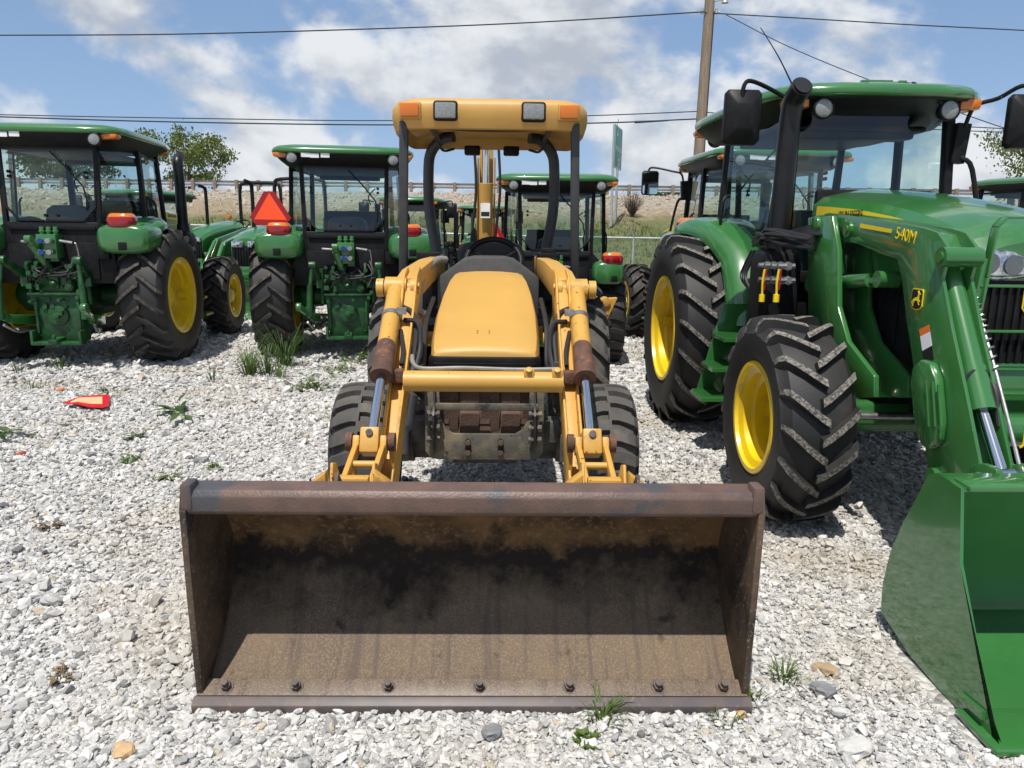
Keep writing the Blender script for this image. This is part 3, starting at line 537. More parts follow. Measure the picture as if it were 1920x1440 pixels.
    poly_pane('windshield', [(-.53,1.165,1.36),(.53,1.165,1.36),(.50,1.065,2.47),(-.50,1.065,2.47)], t)
    rw_ = poly_pane('rear_window', [(-.455,-.515,1.79),(-.33,-.52,1.645),(.33,-.52,1.645),(.455,-.515,1.79),(.475,-.475,2.385),(-.475,-.475,2.385)], t)
    g = MB(); fr = [(-.462,-.522,1.785),(-.335,-.527,1.638),(.335,-.527,1.638),(.462,-.522,1.785),(.482,-.482,2.39),(-.482,-.482,2.39)]
    for a, b in zip(fr,fr[1:]+fr[:1]): g.bar(a,b,.016,.022,up=(0,1,0))
    g.build('window_frame', BLKGL, rw_)
    g = MB()
    for sx, kz in ((-.39,2.10),(-.39,2.15),(.39,2.10),(.39,2.15),(-.06,1.69),(.06,1.69)):
        g = MB(); g.cyl((sx,-.54,kz),(sx,-.50,kz),.017,n=10); g.build('hinge_knob', BLACK, rw_)
    g = MB(); g.tube([(.05,-.53,2.37),(.36,-.535,2.0),(.37,-.535,1.75)],.009,n=6,k=2); g.tube([(.30,-.54,1.95),(.28,-.54,2.06),(.36,-.54,2.15)],.007,n=6); g.build('wiper', BLACK, rw_)
    for s in (1,-1):
        poly_pane('quarter_window', [mir((.49,-.50,1.60),s),mir((.70,.08,1.60),s),mir((.67,.10,2.42),s),mir((.505,-.46,2.42),s)], t)
        dr = MB(); pts = [mir((.74,.14,1.10),s),mir((.60,1.10,1.08),s),mir((.565,1.13,1.34),s),mir((.535,1.05,2.41),s),mir((.695,.16,2.41),s)]
        for a, b in zip(pts,pts[1:]+pts[:1]): dr.bar(a,b,.022,.03)
        d_ = dr.build('door', BLACK, t)
        poly_pane('window', pts, d_)
        g = MB(); g.tube([mir((.735,.30,1.55),s),mir((.775,.32,1.60),s),mir((.770,.32,1.85),s),mir((.725,.30,1.90),s)],.012,n=6,k=2); g.build('handle', BLACK, d_)
    # roof
    g = MB(); g.loft([[(x,y,z) for x, y in outline(k)] for k, z in ((.985,2.545),(1.0,2.56),(1.0,2.585),(.985,2.61),(.93,2.635),(.80,2.66),(.55,2.68),(.2,2.69))]); rf = g.build('roof', GREEN, t, ang=50)
    g = MB(); g.loft([[(x,y,z+min(.085,max(0,y-.80)*.28)*(1 if z < 2.45 else .6 if z < 2.5 else .0)) for x, y in outline(k,i)] for k, i, z in ((.70,.0,2.41),(.82,.0,2.415),(.91,.01,2.47),(.965,0,2.53),(.98,0,2.548))]); g.build('roof_liner', BLACK, t, ang=30)
    for s in (1,-1):
        for (x, y, z, dy) in ((.58,-.62,2.485,-1),(.42,1.20,2.470,1)):
            g = MB(); g.M = Matrix.Translation((s*x,y,z)) @ Matrix.Rotation(dy*math.pi/2,4,'Z'); g.lathe([(.001,-.02),(.05,-.02),(.068,.03),(.070,.065),(.060,.07)],n=22); q = g.build('work_lamp', BLACK, t)
            g = MB(); g.M = Matrix.Translation((s*x,y,z)) @ Matrix.Rotation(dy*math.pi/2,4,'Z'); g.lathe([(.060,.062),(.045,.070),(.001,.074)],n=22); g.build('lens', lens, q)
        g = MB(); g.prism([(s*.63,2.485),(s*.79,2.50),(s*.80,2.545),(s*.67,2.555),(s*.615,2.53)],'y',-.655,-.52); g.build('marker_lamp', AMB, t, bevel=.015)
        g = MB(); g.prism([(s*.50,2.475),(s*.64,2.48),(s*.66,2.545),(s*.51,2.555)],'y',1.06,1.235); g.build('marker_lamp', AMB, t, bevel=.015)
        g = MB(); g.box((s*(-.20 if s > 0 else .42),-.688,2.52),(.10,.01,.05)); 
        if s > 0: g.box((-.32,-.688,2.515),(.10,.01,.05))
        g.build('sticker', WHITE, rf if False else t)
    # fenders
    for s in (1,-1):
        rings = []; rf_ = Rr+.105; x0, x1 = .50, trk+.16
        for i in range(19):
            f = R(58+ (172-58)*i/18); e = min(1, i/3.0)
            xo = x1-.03-(1-math.sin(e*math.pi/2))*.10-(.21*min(1,max(0,(i-4)/8))); xi = x0+(1-math.sin(e*math.pi/2))*.02
            def pp(x, dr): r = rf_+dr-(1-math.sin(e*math.pi/2))*.05; return (s*x,-r*math.cos(f),Rr+r*math.sin(f))
            rings.append([pp(xi,-.03),pp(xi,0),pp(xi+.08,.015),pp(xo-.16,.015),pp(xo-.06,-.008),pp(xo,-.06),pp(xo+.005,-.12),pp(xo-.02,-.12),pp(xo-.03,-.07),pp(xo-.10,-.035)])
        g = MB(); g.loft(rings); fd = g.build('fender', GREEN, t, ang=50)
        # rounded rear end of the fender
        g = MB(); ring = []
        for k, (dy, sc) in enumerate(((-.30,.72),(-.27,.92),(-.18,1.0),(.0,1.02),(.12,1.0))):
            cx, cz, hw, hh = (x0+x1)/2, Rr+.655+(.0 if k else -.0), (x1-x0)/2, .165
            ring.append([(s*(cx+hw*sc*math.copysign(abs(math.cos(a))**.55,math.cos(a))),-.43+dy,cz+hh*sc*math.copysign(abs(math.sin(a))**.6,math.sin(a))) for a in [2*math.pi*j/24 for j in range(24)]])
        g.loft(ring); g.build('fender_end', GREEN, fd, ang=60)
        lx, ly, lz = s*.765, -.62, Rr+.845
        def lampring(z, a, b): return [(lx+a*math.copysign(abs(math.cos(q))**.6,math.cos(q)),ly+b*math.copysign(abs(math.sin(q))**.7,math.sin(q)),z) for q in [2*math.pi*j/24 for j in range(24)]]
        g = MB(); g.loft([lampring(lz-.07,.125,.10),lampring(lz-.055,.14,.115),lampring(lz+.02,.145,.12),lampring(lz+.045,.135,.11)]); tl = g.build('tail_light', REDL, t, ang=50)
        g = MB(); g.loft([lampring(lz+.046,.132,.108),lampring(lz+.075,.12,.098),lampring(lz+.088,.09,.075)]); g.build('amber_lens', AMB, tl, ang=50)
        g = MB(); g.box((s*.79,-.738,Rr+.58),(.085,.012,.085)); g.build('fender_socket', BLACK, fd, bevel=.006)
    # interior
    g = MB(); g.box((0,.12,1.30),(.50,.50,.14)); g.box((0,.10,1.15),(.3,.3,.2)); st = g.build('seat', SEATM, t, bevel=.04)
    g = MB(); g.loft([[(a*x,-.14+y,z) for a, y in ((-1,.0),(-.9,.07),(.9,.07),(1,0),(.85,-.09),(-.85,-.09))] for x, z in ((.20,1.32),(.255,1.42),(.26,1.62),(.235,1.76),(.15,1.81))]); g.build('backrest', SEATM, st, bevel=.02)
    g = MB(); g.M = Matrix.Translation((0,.66,1.66)) @ Matrix.Rotation(R(-28),4,'X'); sw = [(.19*math.cos(a),.19*math.sin(a),0) for a in [2*math.pi*i/24 for i in range(25)]]; g.tube(sw,.014,n=8,k=1)
    for a in (0,2.1,4.2): g.tube([(0,0,-.03),(.19*math.cos(a),.19*math.sin(a),0)],.012,n=6,k=1)
    g.M = Matrix(); g.tube([(0,.66,1.64),(0,.80,1.35),(0,.86,1.1)],.05,n=10); g.build('steering_wheel', BLACK, t)
    g = MB(); g.loft([[(-.30,.92,1.1),(.30,.92,1.1),(.30,1.1,1.1),(-.30,1.1,1.1)],[(-.30,.80,1.62),(.30,.80,1.62),(.26,1.1,1.66),(-.26,1.1,1.66)],[(-.2,.88,1.70),(.2,.88,1.70),(.18,1.05,1.71),(-.18,1.05,1.71)]]); g.build('dashboard', BLACK, t, bevel=.02)
    g = MB(); g.box((.46,.12,1.36),(.16,.7,.42)); g.cyl((.46,.34,1.56),(.44,.40,1.80),.016,n=8); g.cyl((.40,.44,1.56),(.38,.50,1.74),.016,n=8); g.build('side_console', BLACK, t, bevel=.02)
    g = MB(); g.box((0,.3,2.39),(.92,1.3,.04)); g.box((0,.80,2.36),(.8,.2,.07)); g.build('headliner', BLACK, t, bevel=.02)
    # exhaust on the right front pillar
    if exhaust:
        g = MB(); g.tube([(.70,1.40,1.35),(.70,1.40,1.62),(.695,1.40,2.15),(.69,1.40,2.34),(.685,1.43,2.45),(.68,1.53,2.51)], .066, n=18, k=5); g.cyl((.70,1.40,1.50),(.70,1.40,1.62),.088,.075,n=18); ex = g.build('exhaust_pipe', BLKGL, t, ang=50)
        g = MB(); g.M = Matrix.Translation((.68,1.532,2.591)) @ Matrix.Rotation(R(64),4,'Z') ; g.M = Matrix.Translation((.6795,1.535,2.513)); g.cyl((0,0,0),(-.0006,.004,.0022),.055,n=18); g.build('exhaust_mouth_dark', DECK, ex)  # black disc painted in for the dark inside the open pipe end
        g = MB(); g.loft([[(.70+a*sx,1.38+b*sy,z) for a, b in ((-.8,-1),(.8,-1),(1,-.7),(1,.7),(.8,1),(-.8,1),(-1,.7),(-1,-.7))] for sx, sy, z in ((.10,.10,.95),(.13,.15,1.0),(.13,.16,1.40),(.115,.13,1.49),(.08,.08,1.52))]); g.build('muffler', BLACK, t, bevel=.012)
    # steps and tank
    g = MB(); g.box((.50,.85,.80),(.30,.7,.42)); g.box((-.50,.75,.80),(.30,.8,.42)); g.build('fuel_tank', BLACK, t, bevel=.05)
    for s in (1,-1):
        g = MB(); g.prism([(s*.66,1.10),(s*.88,1.10),(s*1.05,.40),(s*.86,.40)],'y',.865,.885); g.bar((s*.66,1.16,1.06),(s*.86,1.18,.42),.03,.06,up=(0,1,0)); g.box((s*.62,1.0,1.05),(.12,.34,.05)); ld = g.build('ladder', GREEN, t, bevel=.006)
        for k in range(3):
            u_ = .3+.34*k; g = MB(); g.box((s*(.76+.2*u_+.03),1.03,1.06-.64*u_),(.20,.30,.025))
            for j in range(5): g.box((s*(.76+.2*u_+.03),.90+j*.06,1.06-.64*u_+.018),(.18,.016,.012))
            g.build('step', GREEN, ld)
    # rear hitch
    if hitch:
        g = MB(); g.prism([(-.22,.30),(-.24,.42),(-.26,.80),(-.17,.86),(.17,.86),(.26,.80),(.24,.42),(.22,.30)],'y',-.60,-.40); g.cyl((0,-.63,.60),(0,-.40,.60),.11,n=20); g.cyl((0,-.68,.60),(0,-.60,.60),.035,n=12)
        for x in (-.21,.21):
            for z in (.38,.5,.62,.74): g.cyl((x,-.615,z),(x,-.58,z),.017,n=6)
        g.box((0,-.61,.84),(.56,.10,.03)); g.box((.22,-.62,.6),(.03,.02,.40)); g.box((-.22,-.62,.6),(.03,.02,.40)); g.build('pto_housing', DGREEN, t, bevel=.008)
        g = MB(); g.bar((0,-.15,.36),(0,-.80,.33),.09,.045); g.box((0,-.68,.30),(.52,.10,.04)); g.box((-.25,-.66,.36),(.03,.13,.16)); g.box((.25,-.66,.36),(.03,.13,.16)); g.cyl((0,-.76,.30),(0,-.76,.40),.02,n=8); g.build('drawbar', DGREEN, t, bevel=.006)
        g = MB(); g.box((0,-.45,.98),(.36,.30,.26)); g.cyl((-.30,-.50,1.0),(.30,-.50,1.0),.06,n=16); g.box((0,-.58,.98),(.10,.12,.16)); g.cyl((-.12,-.52,1.06),(.02,-.66,.94),.04,n=10); g.cyl((.16,-.56,.92),(.16,-.66,.92),.05,n=12); g.build('rockshaft', DGREEN, t, bevel=.012)
        for s in (1,-1):
            g = MB(); g.bar((s*.32,-.50,1.02),(s*.38,-.86,1.22),.05,.10,h1=.07); g.cyl((s*.34,-.86,1.22),(s*.42,-.86,1.22),.045,n=12); g.build('lift_arm', DGREEN, t, bevel=.008)
            g = MB(); g.cyl((s*.38,-.86,1.22),(s*.41,-.90,.95),.022,n=10); g.cyl((s*.41,-.90,.98),(s*.43,-.92,.62),.034,n=12); g.cyl((s*.43,-.92,.72),(s*.43,-.92,.60),.045,n=10); g.build('lift_link', DGREEN, t)
            g = MB(); g.bar((s*.28,-.20,.50),(s*.42,-.78,.58),.045,.11,h1=.10); g.bar((s*.42,-.78,.58),(s*.52,-1.12,.74),.045,.09,h1=.07); g.cyl((s*.49,-1.12,.74),(s*.55,-1.12,.74),.05,n=14); lk = g.build('lower_link', GREEN, t, bevel=.008)
            g = MB(); g.tube([(s*.30,-.35,.48),(s*.40,-.62,.42),(s*.46,-.82,.52)],.016,n=8); g.cyl((s*.36,-.50,.44),(s*.42,-.66,.44),.028,n=10); g.build('sway_turnbuckle', STEEL, lk)
        g = MB(); g.cyl((-.02,-.56,1.06),(-.12,-.80,1.44),.03,n=10); g.cyl((-.05,-.62,1.15),(-.11,-.77,1.38),.042,n=12); g.cyl((-.15,-.80,1.44),(-.09,-.80,1.44),.04,n=12); g.build('top_link', GREEN, t)
        g = MB(); g.box((.0,-.62,1.36),(.20,.16,.26))
        for x in (-.07,.0,.07): g.cyl((x,-.62,1.45),(x,-.62,1.57),.026,n=10); g.cyl((x,-.62,1.51),(x,-.62,1.53),.034,n=10)
        for x in (-.06,.0,.06):
            for z in (1.30,1.42): g.cyl((x,-.70,z),(x,-.76,z),.032,n=12)
        vb = g.build('valve_block', GREEN, t, bevel=.008)
        g = MB()
        for z in (1.30,1.42): g.cyl((-.02,-.762,z),(-.02,-.78,z),.027,n=12)
        g.build('blue_cap', BLUE, vb)
        g = MB()
        for z in (1.30,1.42): g.cyl((.05,-.762,z),(.05,-.775,z),.028,n=12)
        g.cyl((.12,-.66,1.42),(.25,-.66,1.40),.016,n=8); g.cyl((-.12,-.64,1.40),(-.28,-.64,1.41),.016,n=8); g.build('couplers', STEEL, vb)
        g = MB(); rr = random.Random(14)
        for i in range(34):
            x = rr.uniform(-.30,.30); z = rr.uniform(.62,1.26); y = -.50-rr.uniform(.06,.18)
            if rr.random() < .5: g.cyl((x,y,z),(x,y-.05,z),rr.uniform(.012,.03),n=8)
            else: g.box((x,y,z),(rr.uniform(.03,.09),.06,rr.uniform(.03,.08)))
            g.cyl((x,-.44,z),(x,y,z),.012,n=6)
        for x in (-.30,.30): g.cyl((x,-.5,.72),(x,-.56,1.16),.028,n=10); g.box((x*1.1,-.55,.98),(.07,.08,.12))
        tag(g.build('hydraulic_fittings', DGREEN, t), kind='stuff')
        g = MB(); rr = random.Random(4)
        for i in range(9):
            x0_ = rr.uniform(-.1,.3); x1_ = rr.uniform(-.3,.45); g.tube([(x0_,-.60,1.30-.02*i),(x0_+rr.uniform(-.1,.1),-.70,1.15-rr.uniform(0,.1)),(x1_,-.62,.98+rr.uniform(-.1,.15)),(x1_+rr.uniform(-.1,.1),-.45,.8)],.010+.004*(i % 2),n=6)
        g.build('hoses', CABLE, t)
        g = MB(); g.tube([(.27,-.66,1.40),(.29,-.66,1.36),(.30,-.63,1.1),(.25,-.6,.95)],.007,n=6); g.build('steel_line', STEEL, t)
    if mirrors:
        for s in (1,-1):
            mx_ = mirx[0 if s > 0 else 1]
            g = MB(); g.bar((s*.58,1.12,2.10),(s*.60,1.12,2.36),.09,.07,up=(0,1,0)); g.tube([(s*.60,1.14,2.32),(s*.62,1.20,2.46),(s*.72,1.28,2.50),(s*(mx_-.08),1.40,2.555),(s*(mx_-.01),1.43,2.53),(s*mx_,1.43,2.40),(s*mx_,1.43,2.28)],.014,n=8,k=4)
            g.tube([(s*.60,1.14,2.14),(s*.66,1.20,2.05),(s*.72,1.26,1.60),(s*.70,1.22,1.36)],.017,n=8,k=4); ma = g.build('mirror_arm', BLACK, t)
            def mr(y, k): return [(s*(mx_-.02)+.115*k*a,1.40+y,2.34+.165*k*b) for a, b in ((-.8,-1),(.8,-1),(1,-.85),(1,.85),(.8,1),(-.8,1),(-1,.85),(-1,-.85))]
            g = MB(); g.loft([mr(-.035,1),mr(-.02,1.03),mr(.015,1.0),mr(.06,.5),mr(.065,.42)]); g.build('mirror_housing', BLACK, ma, bevel=.006)
            g = MB(); g.loft([mr(-.038,.94),mr(-.036,.94)]); g.build('mirror_glass', MIRROR, ma)
    if antenna:
        g = MB(); g.cyl((.52,.95,2.60),(.52,.95,2.68),.02,n=8); g.tube([(.52,.95,2.66),(.62,.90,2.86),(.74,.84,3.06)],(.006,.003),n=5); g.build('antenna', BLACK, t)
    if smv:
        s = smv
        M_ = Matrix.Translation((s*.86,-.60,Rr+1.10)) @ Matrix.Rotation(R(90),4,'X')
        a, b = .215, .06; hexa = [(-b,.40*.5),(b,.40*.5),(a+.02,-.11),(a-.05,-.205),(-a+.05,-.205),(-a-.02,-.11)]
        g = MB(); g.M = M_; g.prism(hexa,'z',0,.004); q = g.build('slow_vehicle_emblem', DRED, t)
        g = MB(); g.M = M_; g.prism([(0,.185),(.185,-.135),(-.185,-.135)],'z',.004,.006); g.build('triangle', ORANGE, q, smooth=False)
        g = MB(); g.box((s*.86,-.58,Rr+.95),(.03,.02,.30)); g.build('bracket', BLACK, q)
    return t
# ------------------------------------------------------------------ the parked green tractors
ROWB = 'green cab tractors parked in a row, seen from behind'
t1 = tractor('cab_tractor', 'green cab tractor at the far left, seen from behind, large tyre with yellow rim', ROWB, (-5.0,8.72,ground_z(-5.02,9)), R(4.5))
t2 = tractor('cab_tractor', 'green cab tractor with orange slow-vehicle triangle on its left fender, left of the yellow loader', ROWB, (-2.11,9.72,ground_z(-2.2,9)), R(9), smv=-1, spin=.1)
t4 = tractor('cab_tractor', 'green cab tractor with a mirror on its left, half hidden behind the loader tractor', ROWB, (3.04,9.5,0), R(6.5), mirrors=True, spin=.2)
t3 = tractor('cab_tractor', 'smaller green cab tractor parked right behind the yellow canopy', ROWB, (.50,9.35,0), R(-1), trk=.77, Rr=.68, rw=.44, rrim=.33, Rf=.50, fw=.34, frim=.25, style='ind', lug=RUB, n=(22,20), smv=-1, exhaust=False)
t3.scale = (.86,.86,.85); t1.scale.z = .978; t2.scale.z = .962; t4.scale.z = .972
for c in KIDS(t3):
    if c.name.startswith('wheel'): c.location.z = c.location.z
RROOT, RROT = (2.42,6.45,0), R(181.3)
tr = tractor('loader_tractor', 'new green cab tractor with front loader at right, facing the camera', None, RROOT, RROT, lug=LUGD, mirrors=True, antenna=True, Rr=.81, rw=.49, Rf=.59, fw=.385, hitch=False, fdish=-.36, cap=False, mirx=(1.02,.86))
# ---- front loader on that tractor; outlines read off the photograph on the loader's own upright plane
_MI = (Matrix.Translation(RROOT) @ Matrix.Rotation(RROT,4,'Z')).inverted()
def LP(u, v, x=.56):
    o = _MI @ Vector((0,0,CAM_H)); d = (_MI @ px(u,v,1.0))-o; k = (x-o.x)/d.x; p = o+d*k; return (p.y,p.z)
def LY(u, v, y):
    o = _MI @ Vector((0,0,CAM_H)); d = (_MI @ px(u,v,1.0))-o; k = (y-o.y)/d.y; p = o+d*k; return (p.x,p.z)
arm_px = [(1526,405),(1552,399),(1640,411),(1733,427),(1756,436),(1778,469),(1764,521),(1782,616),(1806,728),(1836,880),(1815,915),(1741,906),(1715,715),(1697,600),(1688,521),(1680,486),(1648,476),(1606,457),(1526,446)]
arm = [LP(*p) for p in arm_px]
web = [LP(u-(0 if u < 1700 else 16 if v < 460 else 26),v+(3 if v < 460 else 0)) for u, v in arm_px[1:10]]+[LP(1790,880)]+[LP(u+3,v-2) for u, v in arm_px[11:18]]
mast = [LP(u,v,.60) for u, v in ((1516,408),(1562,404),(1572,470),(1572,575),(1590,640),(1640,705),(1640,745),(1560,745),(1546,650),(1516,600))]
ca, cb, cc = LP(1772,480,.47), LP(1842,771,.47), LP(1882,898,.47)
bk = [LP(u,v,.95) for u, v in ((1797,950),(1755,919),(1737,921),(1712,968),(1690,1008),(1666,1062),(1652,1120),(1648,1172),(1700,1255),(1760,1328),(1872,1446),(1858,1432),(1795,1090))]
zlow = min(z for y, z in bk); bk = [(y,z-min(0,zlow)+.004) for y, z in bk]
for s in (1,-1):
    g = MB(); g.prism(arm,'x',s*.555,s*.538); g.prism(arm,'x',s*.425,s*.408); g.prism(web,'x',s*.538,s*.425); ar = g.build('loader_arm', GREEN, tr, bevel=.005)
    g = MB()
    for (u, v) in ((1546,421),(1592,430),(1770,482)):
        y, z = LP(u,v); g.cyl((s*.40,y,z),(s*.575,y,z),.045,n=20); g.cyl((s*.575,y,z),(s*.585,y,z),.025,n=12)
    y, z = LP(1752,893); g.cyl((s*.40,y,z),(s*.58,y,z),.04,n=18); g.build('pivot_boss', GREEN, ar)
    ovl = [LP(u,v) for u, v in ((1724,690),(1741,673),(1758,680),(1769,710),(1776,790),(1772,828),(1756,842),(1741,836),(1729,800),(1721,720))]
    g = MB(); g.prism(ovl,'x',s*.555,s*.600); cv = g.build('arm_cover', GREEN, ar, bevel=.014)
    g = MB()
    for u in (1737,1749,1760): (y0,z0),(y1,z1) = LP(u,712+(u-1737)*.4,.6),LP(u+5,800,.6); g.bar((s*.601,y0,z0),(s*.601,y1,z1),.010,.008)
    g.build('cover_rib', GREEN, ar)
    g = MB(); g.prism(mast,'x',s*.605,s*.575); g.prism(mast,'x',s*.43,s*.40); y, z = LP(1546,421); g.cyl((s*.38,y,z),(s*.625,y,z),.05,n=20); y, z = LP(1546,575); g.box((s*.50,y-.05,z),(.2,.06,.3)); g.build('loader_mast', GREEN, tr, bevel=.006)
    a0, a1 = LP(1538,532,.5), LP(1668,524,.5); am = tuple(p+(q-p)*.82 for p, q in zip(a0,a1))
    g = MB(); g.cyl((s*.515,*a0),(s*.515,*am),.042,n=18); g.cyl((s*.45,*a0),(s*.58,*a0),.05,n=16); g.cyl((s*.46,*a1),(s*.57,*a1),.045,n=16); lc = g.build('lift_cylinder', GREEN, tr)
    g = MB(); g.cyl((s*.515,*am),(s*.515,*a1),.022,n=14); g.build('lift_rod', CHROME, lc)
    g = MB(); g.cyl((s*.47,*ca),(s*.47,*cb),.050,n=24); k1 = tuple(p+(q-p)*.74 for p, q in zip(ca,cb)); g.cyl((s*.47,*k1),(s*.47,*cb),.055,n=24); g.cyl((s*.41,*ca),(s*.53,*ca),.055,n=20); bc = g.build('bucket_cylinder', GREEN, tr)
    g = MB(); g.cyl((s*.47,*cb),(s*.47,*cc),.025,n=16); g.cyl((s*.41,*cc),(s*.53,*cc),.045,n=18); g.build('bucket_rod', CHROME, bc)
    i0, i1, i2 = LP(1808,495,.40), LP(1868,702,.40), LP(1918,900,.40)
    g = MB(); g.tube([(s*.40,*i0),(s*.40,*i1),(s*.40,*i2)],.0085,n=8,k=2); P0, P1 = Vector((s*.40,*i0)), Vector((s*.40,*i1)); dx_ = (P1-P0).normalized(); e1 = dx_.orthogonal().normalized(); e2 = dx_.cross(e1)
    nt_ = 15; hel = []
    for i in range(nt_*8+1):
        f = i/(nt_*8); ff = f+.05*math.sin(f*6.28); a = 2*math.pi*nt_*f; hel.append(P0.lerp(P1,ff)+(e1*math.cos(a)+e2*math.sin(a))*.019)
    g.tube(hel,.0045,n=5,k=1); g.build('level_indicator', STEEL, bc)
    y, z = LP(1870,893,.5); g = MB(); g.prism([LP(u,v,.5) for u, v in ((1842,905),(1848,876),(1872,868),(1900,880),(1905,925),(1842,932))],'x',s*.57,s*.54); g.prism([LP(u,v,.5) for u, v in ((1842,905),(1848,876),(1872,868),(1900,880),(1905,925),(1842,932))],'x',s*.42,s*.39); g.cyl((s*.37,*cc),(s*.59,*cc),.028,n=14); g.build('bucket_link', GREEN, tr, bevel=.006)
    # hoses running through the arm end
    g = MB()
    for i in range(5):
        pts = [LP(u,v+i*4,.5) for u, v in ((1470,445),(1520,432),(1560,424),(1592,428),(1604,446))]; g.tube([(s*(.60+.01*i if j < 3 else .52),*p) for j, p in enumerate(pts)],.012,n=6)
    g.build('loader_hoses', CABLE, tr)
    g = MB(); pts = [LP(u,v,.44) for u, v in ((1838,700),(1856,728),(1862,770),(1866,800))]; g.tube([(s*.42,*p) for p in pts],.013,n=8); g.tube([(s*(.47+.06*math.cos(a)),*[p+(.0) for p in LP(1834,716,.47)][:1],LP(1834,716,.47)[1]+.055*math.sin(a)) for a in [2*math.pi*i/12 for i in range(13)]],.007,n=6,k=1); g.build('cylinder_hose', CABLE, bc)
y, z = LP(1800,806,.5); g = MB(); g.cyl((-.45,y,z),(.45,y,z),.072,n=28); ct = g.build('cross_tube', GREEN, tr)
o = link('lettering', text_mesh('JOHN DEERE', .115, .001, .82), ct, (0,y+.0725,z), Euler((R(90),0,R(180)))); o.data.materials.append(DECY); o['kind'] = 'stuff'
g = MB(); st = [LP(u,v) for u, v in ((1612,419),(1672,430),(1670,437),(1611,427))]; g.prism(st,'x',.556,.5575); g.build('stripe', DECY, tr)
y, z = LP(1697,442); o = link('lettering', text_mesh('540M', .085, .001, 1.0), tr, (.5575,y,z), Euler((R(90),R(0),R(90)))); o.data.materials.append(DECY); o['kind'] = 'stuff'; o.rotation_euler = (Matrix.Rotation(R(90),3,'Z') @ Matrix.Rotation(R(90),3,'X') @ Matrix.Rotation(R(-7),3,'Z')).to_euler()
y, z = LP(1719,561); emblem(tr, Matrix.Translation((.556,y,z)) @ Matrix.Rotation(R(90),4,'Z') @ Matrix.Rotation(R(90),4,'X'), .10, DECK, DECY)
for (pts, m_) in ((((1722,618),(1740,609),(1742,622),(1724,631)),DECO),(((1724,631),(1742,622),(1746,648),(1728,658)),WHITE),(((1728,658),(1746,648),(1749,674),(1731,679)),DECK)):
    g = MB(); g.prism([LP(*p) for p in pts],'x',.556,.557); g.build('sticker', m_, tr, smooth=False)
g = MB(); g.prism(bk[:12] if False else bk,'x',.950,.938); g.prism(bk,'x',-.950,-.938)
sh = bk[0:11]
def off(P, d):
    out = []
    for i, p in enumerate(P):
        a = Vector(P[max(i-1,0)]); b = Vector(P[min(i+1,len(P)-1)]); t_ = (b-a).normalized(); out.append((p[0]+t_.y*d,p[1]-t_.x*d))
    return out
def shell(P, d): return list(P)+off(P,d)[::-1]
cen = Vector((sum(p[0] for p in sh)/len(sh), sum(p[1] for p in sh)/len(sh)))
s1 = off(sh,.012); d_in = .012 if (Vector(s1[5])-cen).length < (Vector(sh[5])-cen).length else -.012
g.prism(shell([(y,z) for y, z in sh],d_in),'x',-.937,.937); lb = g.build('loader_bucket', GREEN, tr)
yf, zf = bk[10]; g = MB(); g.box((0,yf-.09,max(.013,zf+.010)),(1.96,.22,.022)); y0, z0 = bk[0]; g.box((0,y0-.03,z0+.004),(1.86,.10,.02)); g.build('cutting_edge', GREEN, lb, bevel=.004)
g = MB(); (y0,z0),(y1,z1) = LP(1800,1304,.955),LP(1845,1342,.955); g.bar((.956,y0,z0),(.956,y1,z1),.012,.03); g.build('side_rib', GREEN, lb)
# guard in front of the grille
gy = 2.98
g = MB()
for s in (1,-1):
    xs_ = [LY(u,v,gy) for u, v in ((1905,407),(1884,408),(1866,426),(1846,520),(1828,620))]; P = [(s*x,gy,z) for x, z in xs_]
    P[0] = (0,gy,P[0][2])
    for a, b in zip(P,P[1:]): g.bar(a,b,.012,.05,up=(0,1,0))
    a, b = LY(1853,485,gy), LY(1822,622,gy); g.bar((s*a[0],gy-.02,a[1]),(s*b[0],gy-.02,b[1]),.05,.055,up=(0,1,0))
    b0 = LY(1822,622,gy); g.bar((s*b0[0],gy-.02,b0[1]),(s*.36,2.80,.82),.05,.05)
for v in (536,621,692,738):
    x, z = LY(1835,v,gy); g.bar((-x,gy,z),(x,gy,z),.014,.022,up=(0,1,0))
g.build('brush_guard', GREEN, tr, bevel=.004)
# hydraulic couplers and hoses beside the muffler
g = MB(); rr = random.Random(8)
for i in range(12):
    y0, z0 = LP(1400+rr.uniform(0,20),452+rr.uniform(-6,8),.75); y1, z1 = LP(1470+rr.uniform(-10,10),440+rr.uniform(-8,8),.72); y2, z2 = LP(1530,455+rr.uniform(-10,10),.66); ym_, zm_ = LP(1435+rr.uniform(-12,12),448+rr.uniform(-14,10),.76); g.tube([(.72,y0,z0),(.76+rr.uniform(-.05,.06),ym_,zm_),(.78+rr.uniform(-.06,.05),y1,z1+rr.uniform(-.05,.03)),(.68,y2,z2)],rr.uniform(.009,.016),n=6)
for i in range(3): y0, z0 = LP(1410+i*5,470,.78); y1, z1 = LP(1398+i*4,520,.80); y2, z2 = LP(1425,560+i*4,.8); g.tube([(.78,y0,z0),(.83,y1,z1),(.80,y2,z2)],.011,n=6)
g.build('hose_bundle', CABLE, tr)
g = MB()
for v in (497,524):
    (y0,z0),(y1,z1) = LP(1430,v,.84),LP(1480,v+2,.84); g.cyl((.84,y0,z0),(.84,y1,z1),.017,n=10)
    for q in (.2,.45,.7,.95): yy, zz = y0+(y1-y0)*q, z0+(z1-z0)*q; g.cyl((.84,yy-.012,zz),(.84,yy+.012,zz),.026,n=8); g.cyl((.80,yy,zz),(.90,yy,zz),.016,n=8)
hc = g.build('hydraulic_coupler', STEEL, tr)
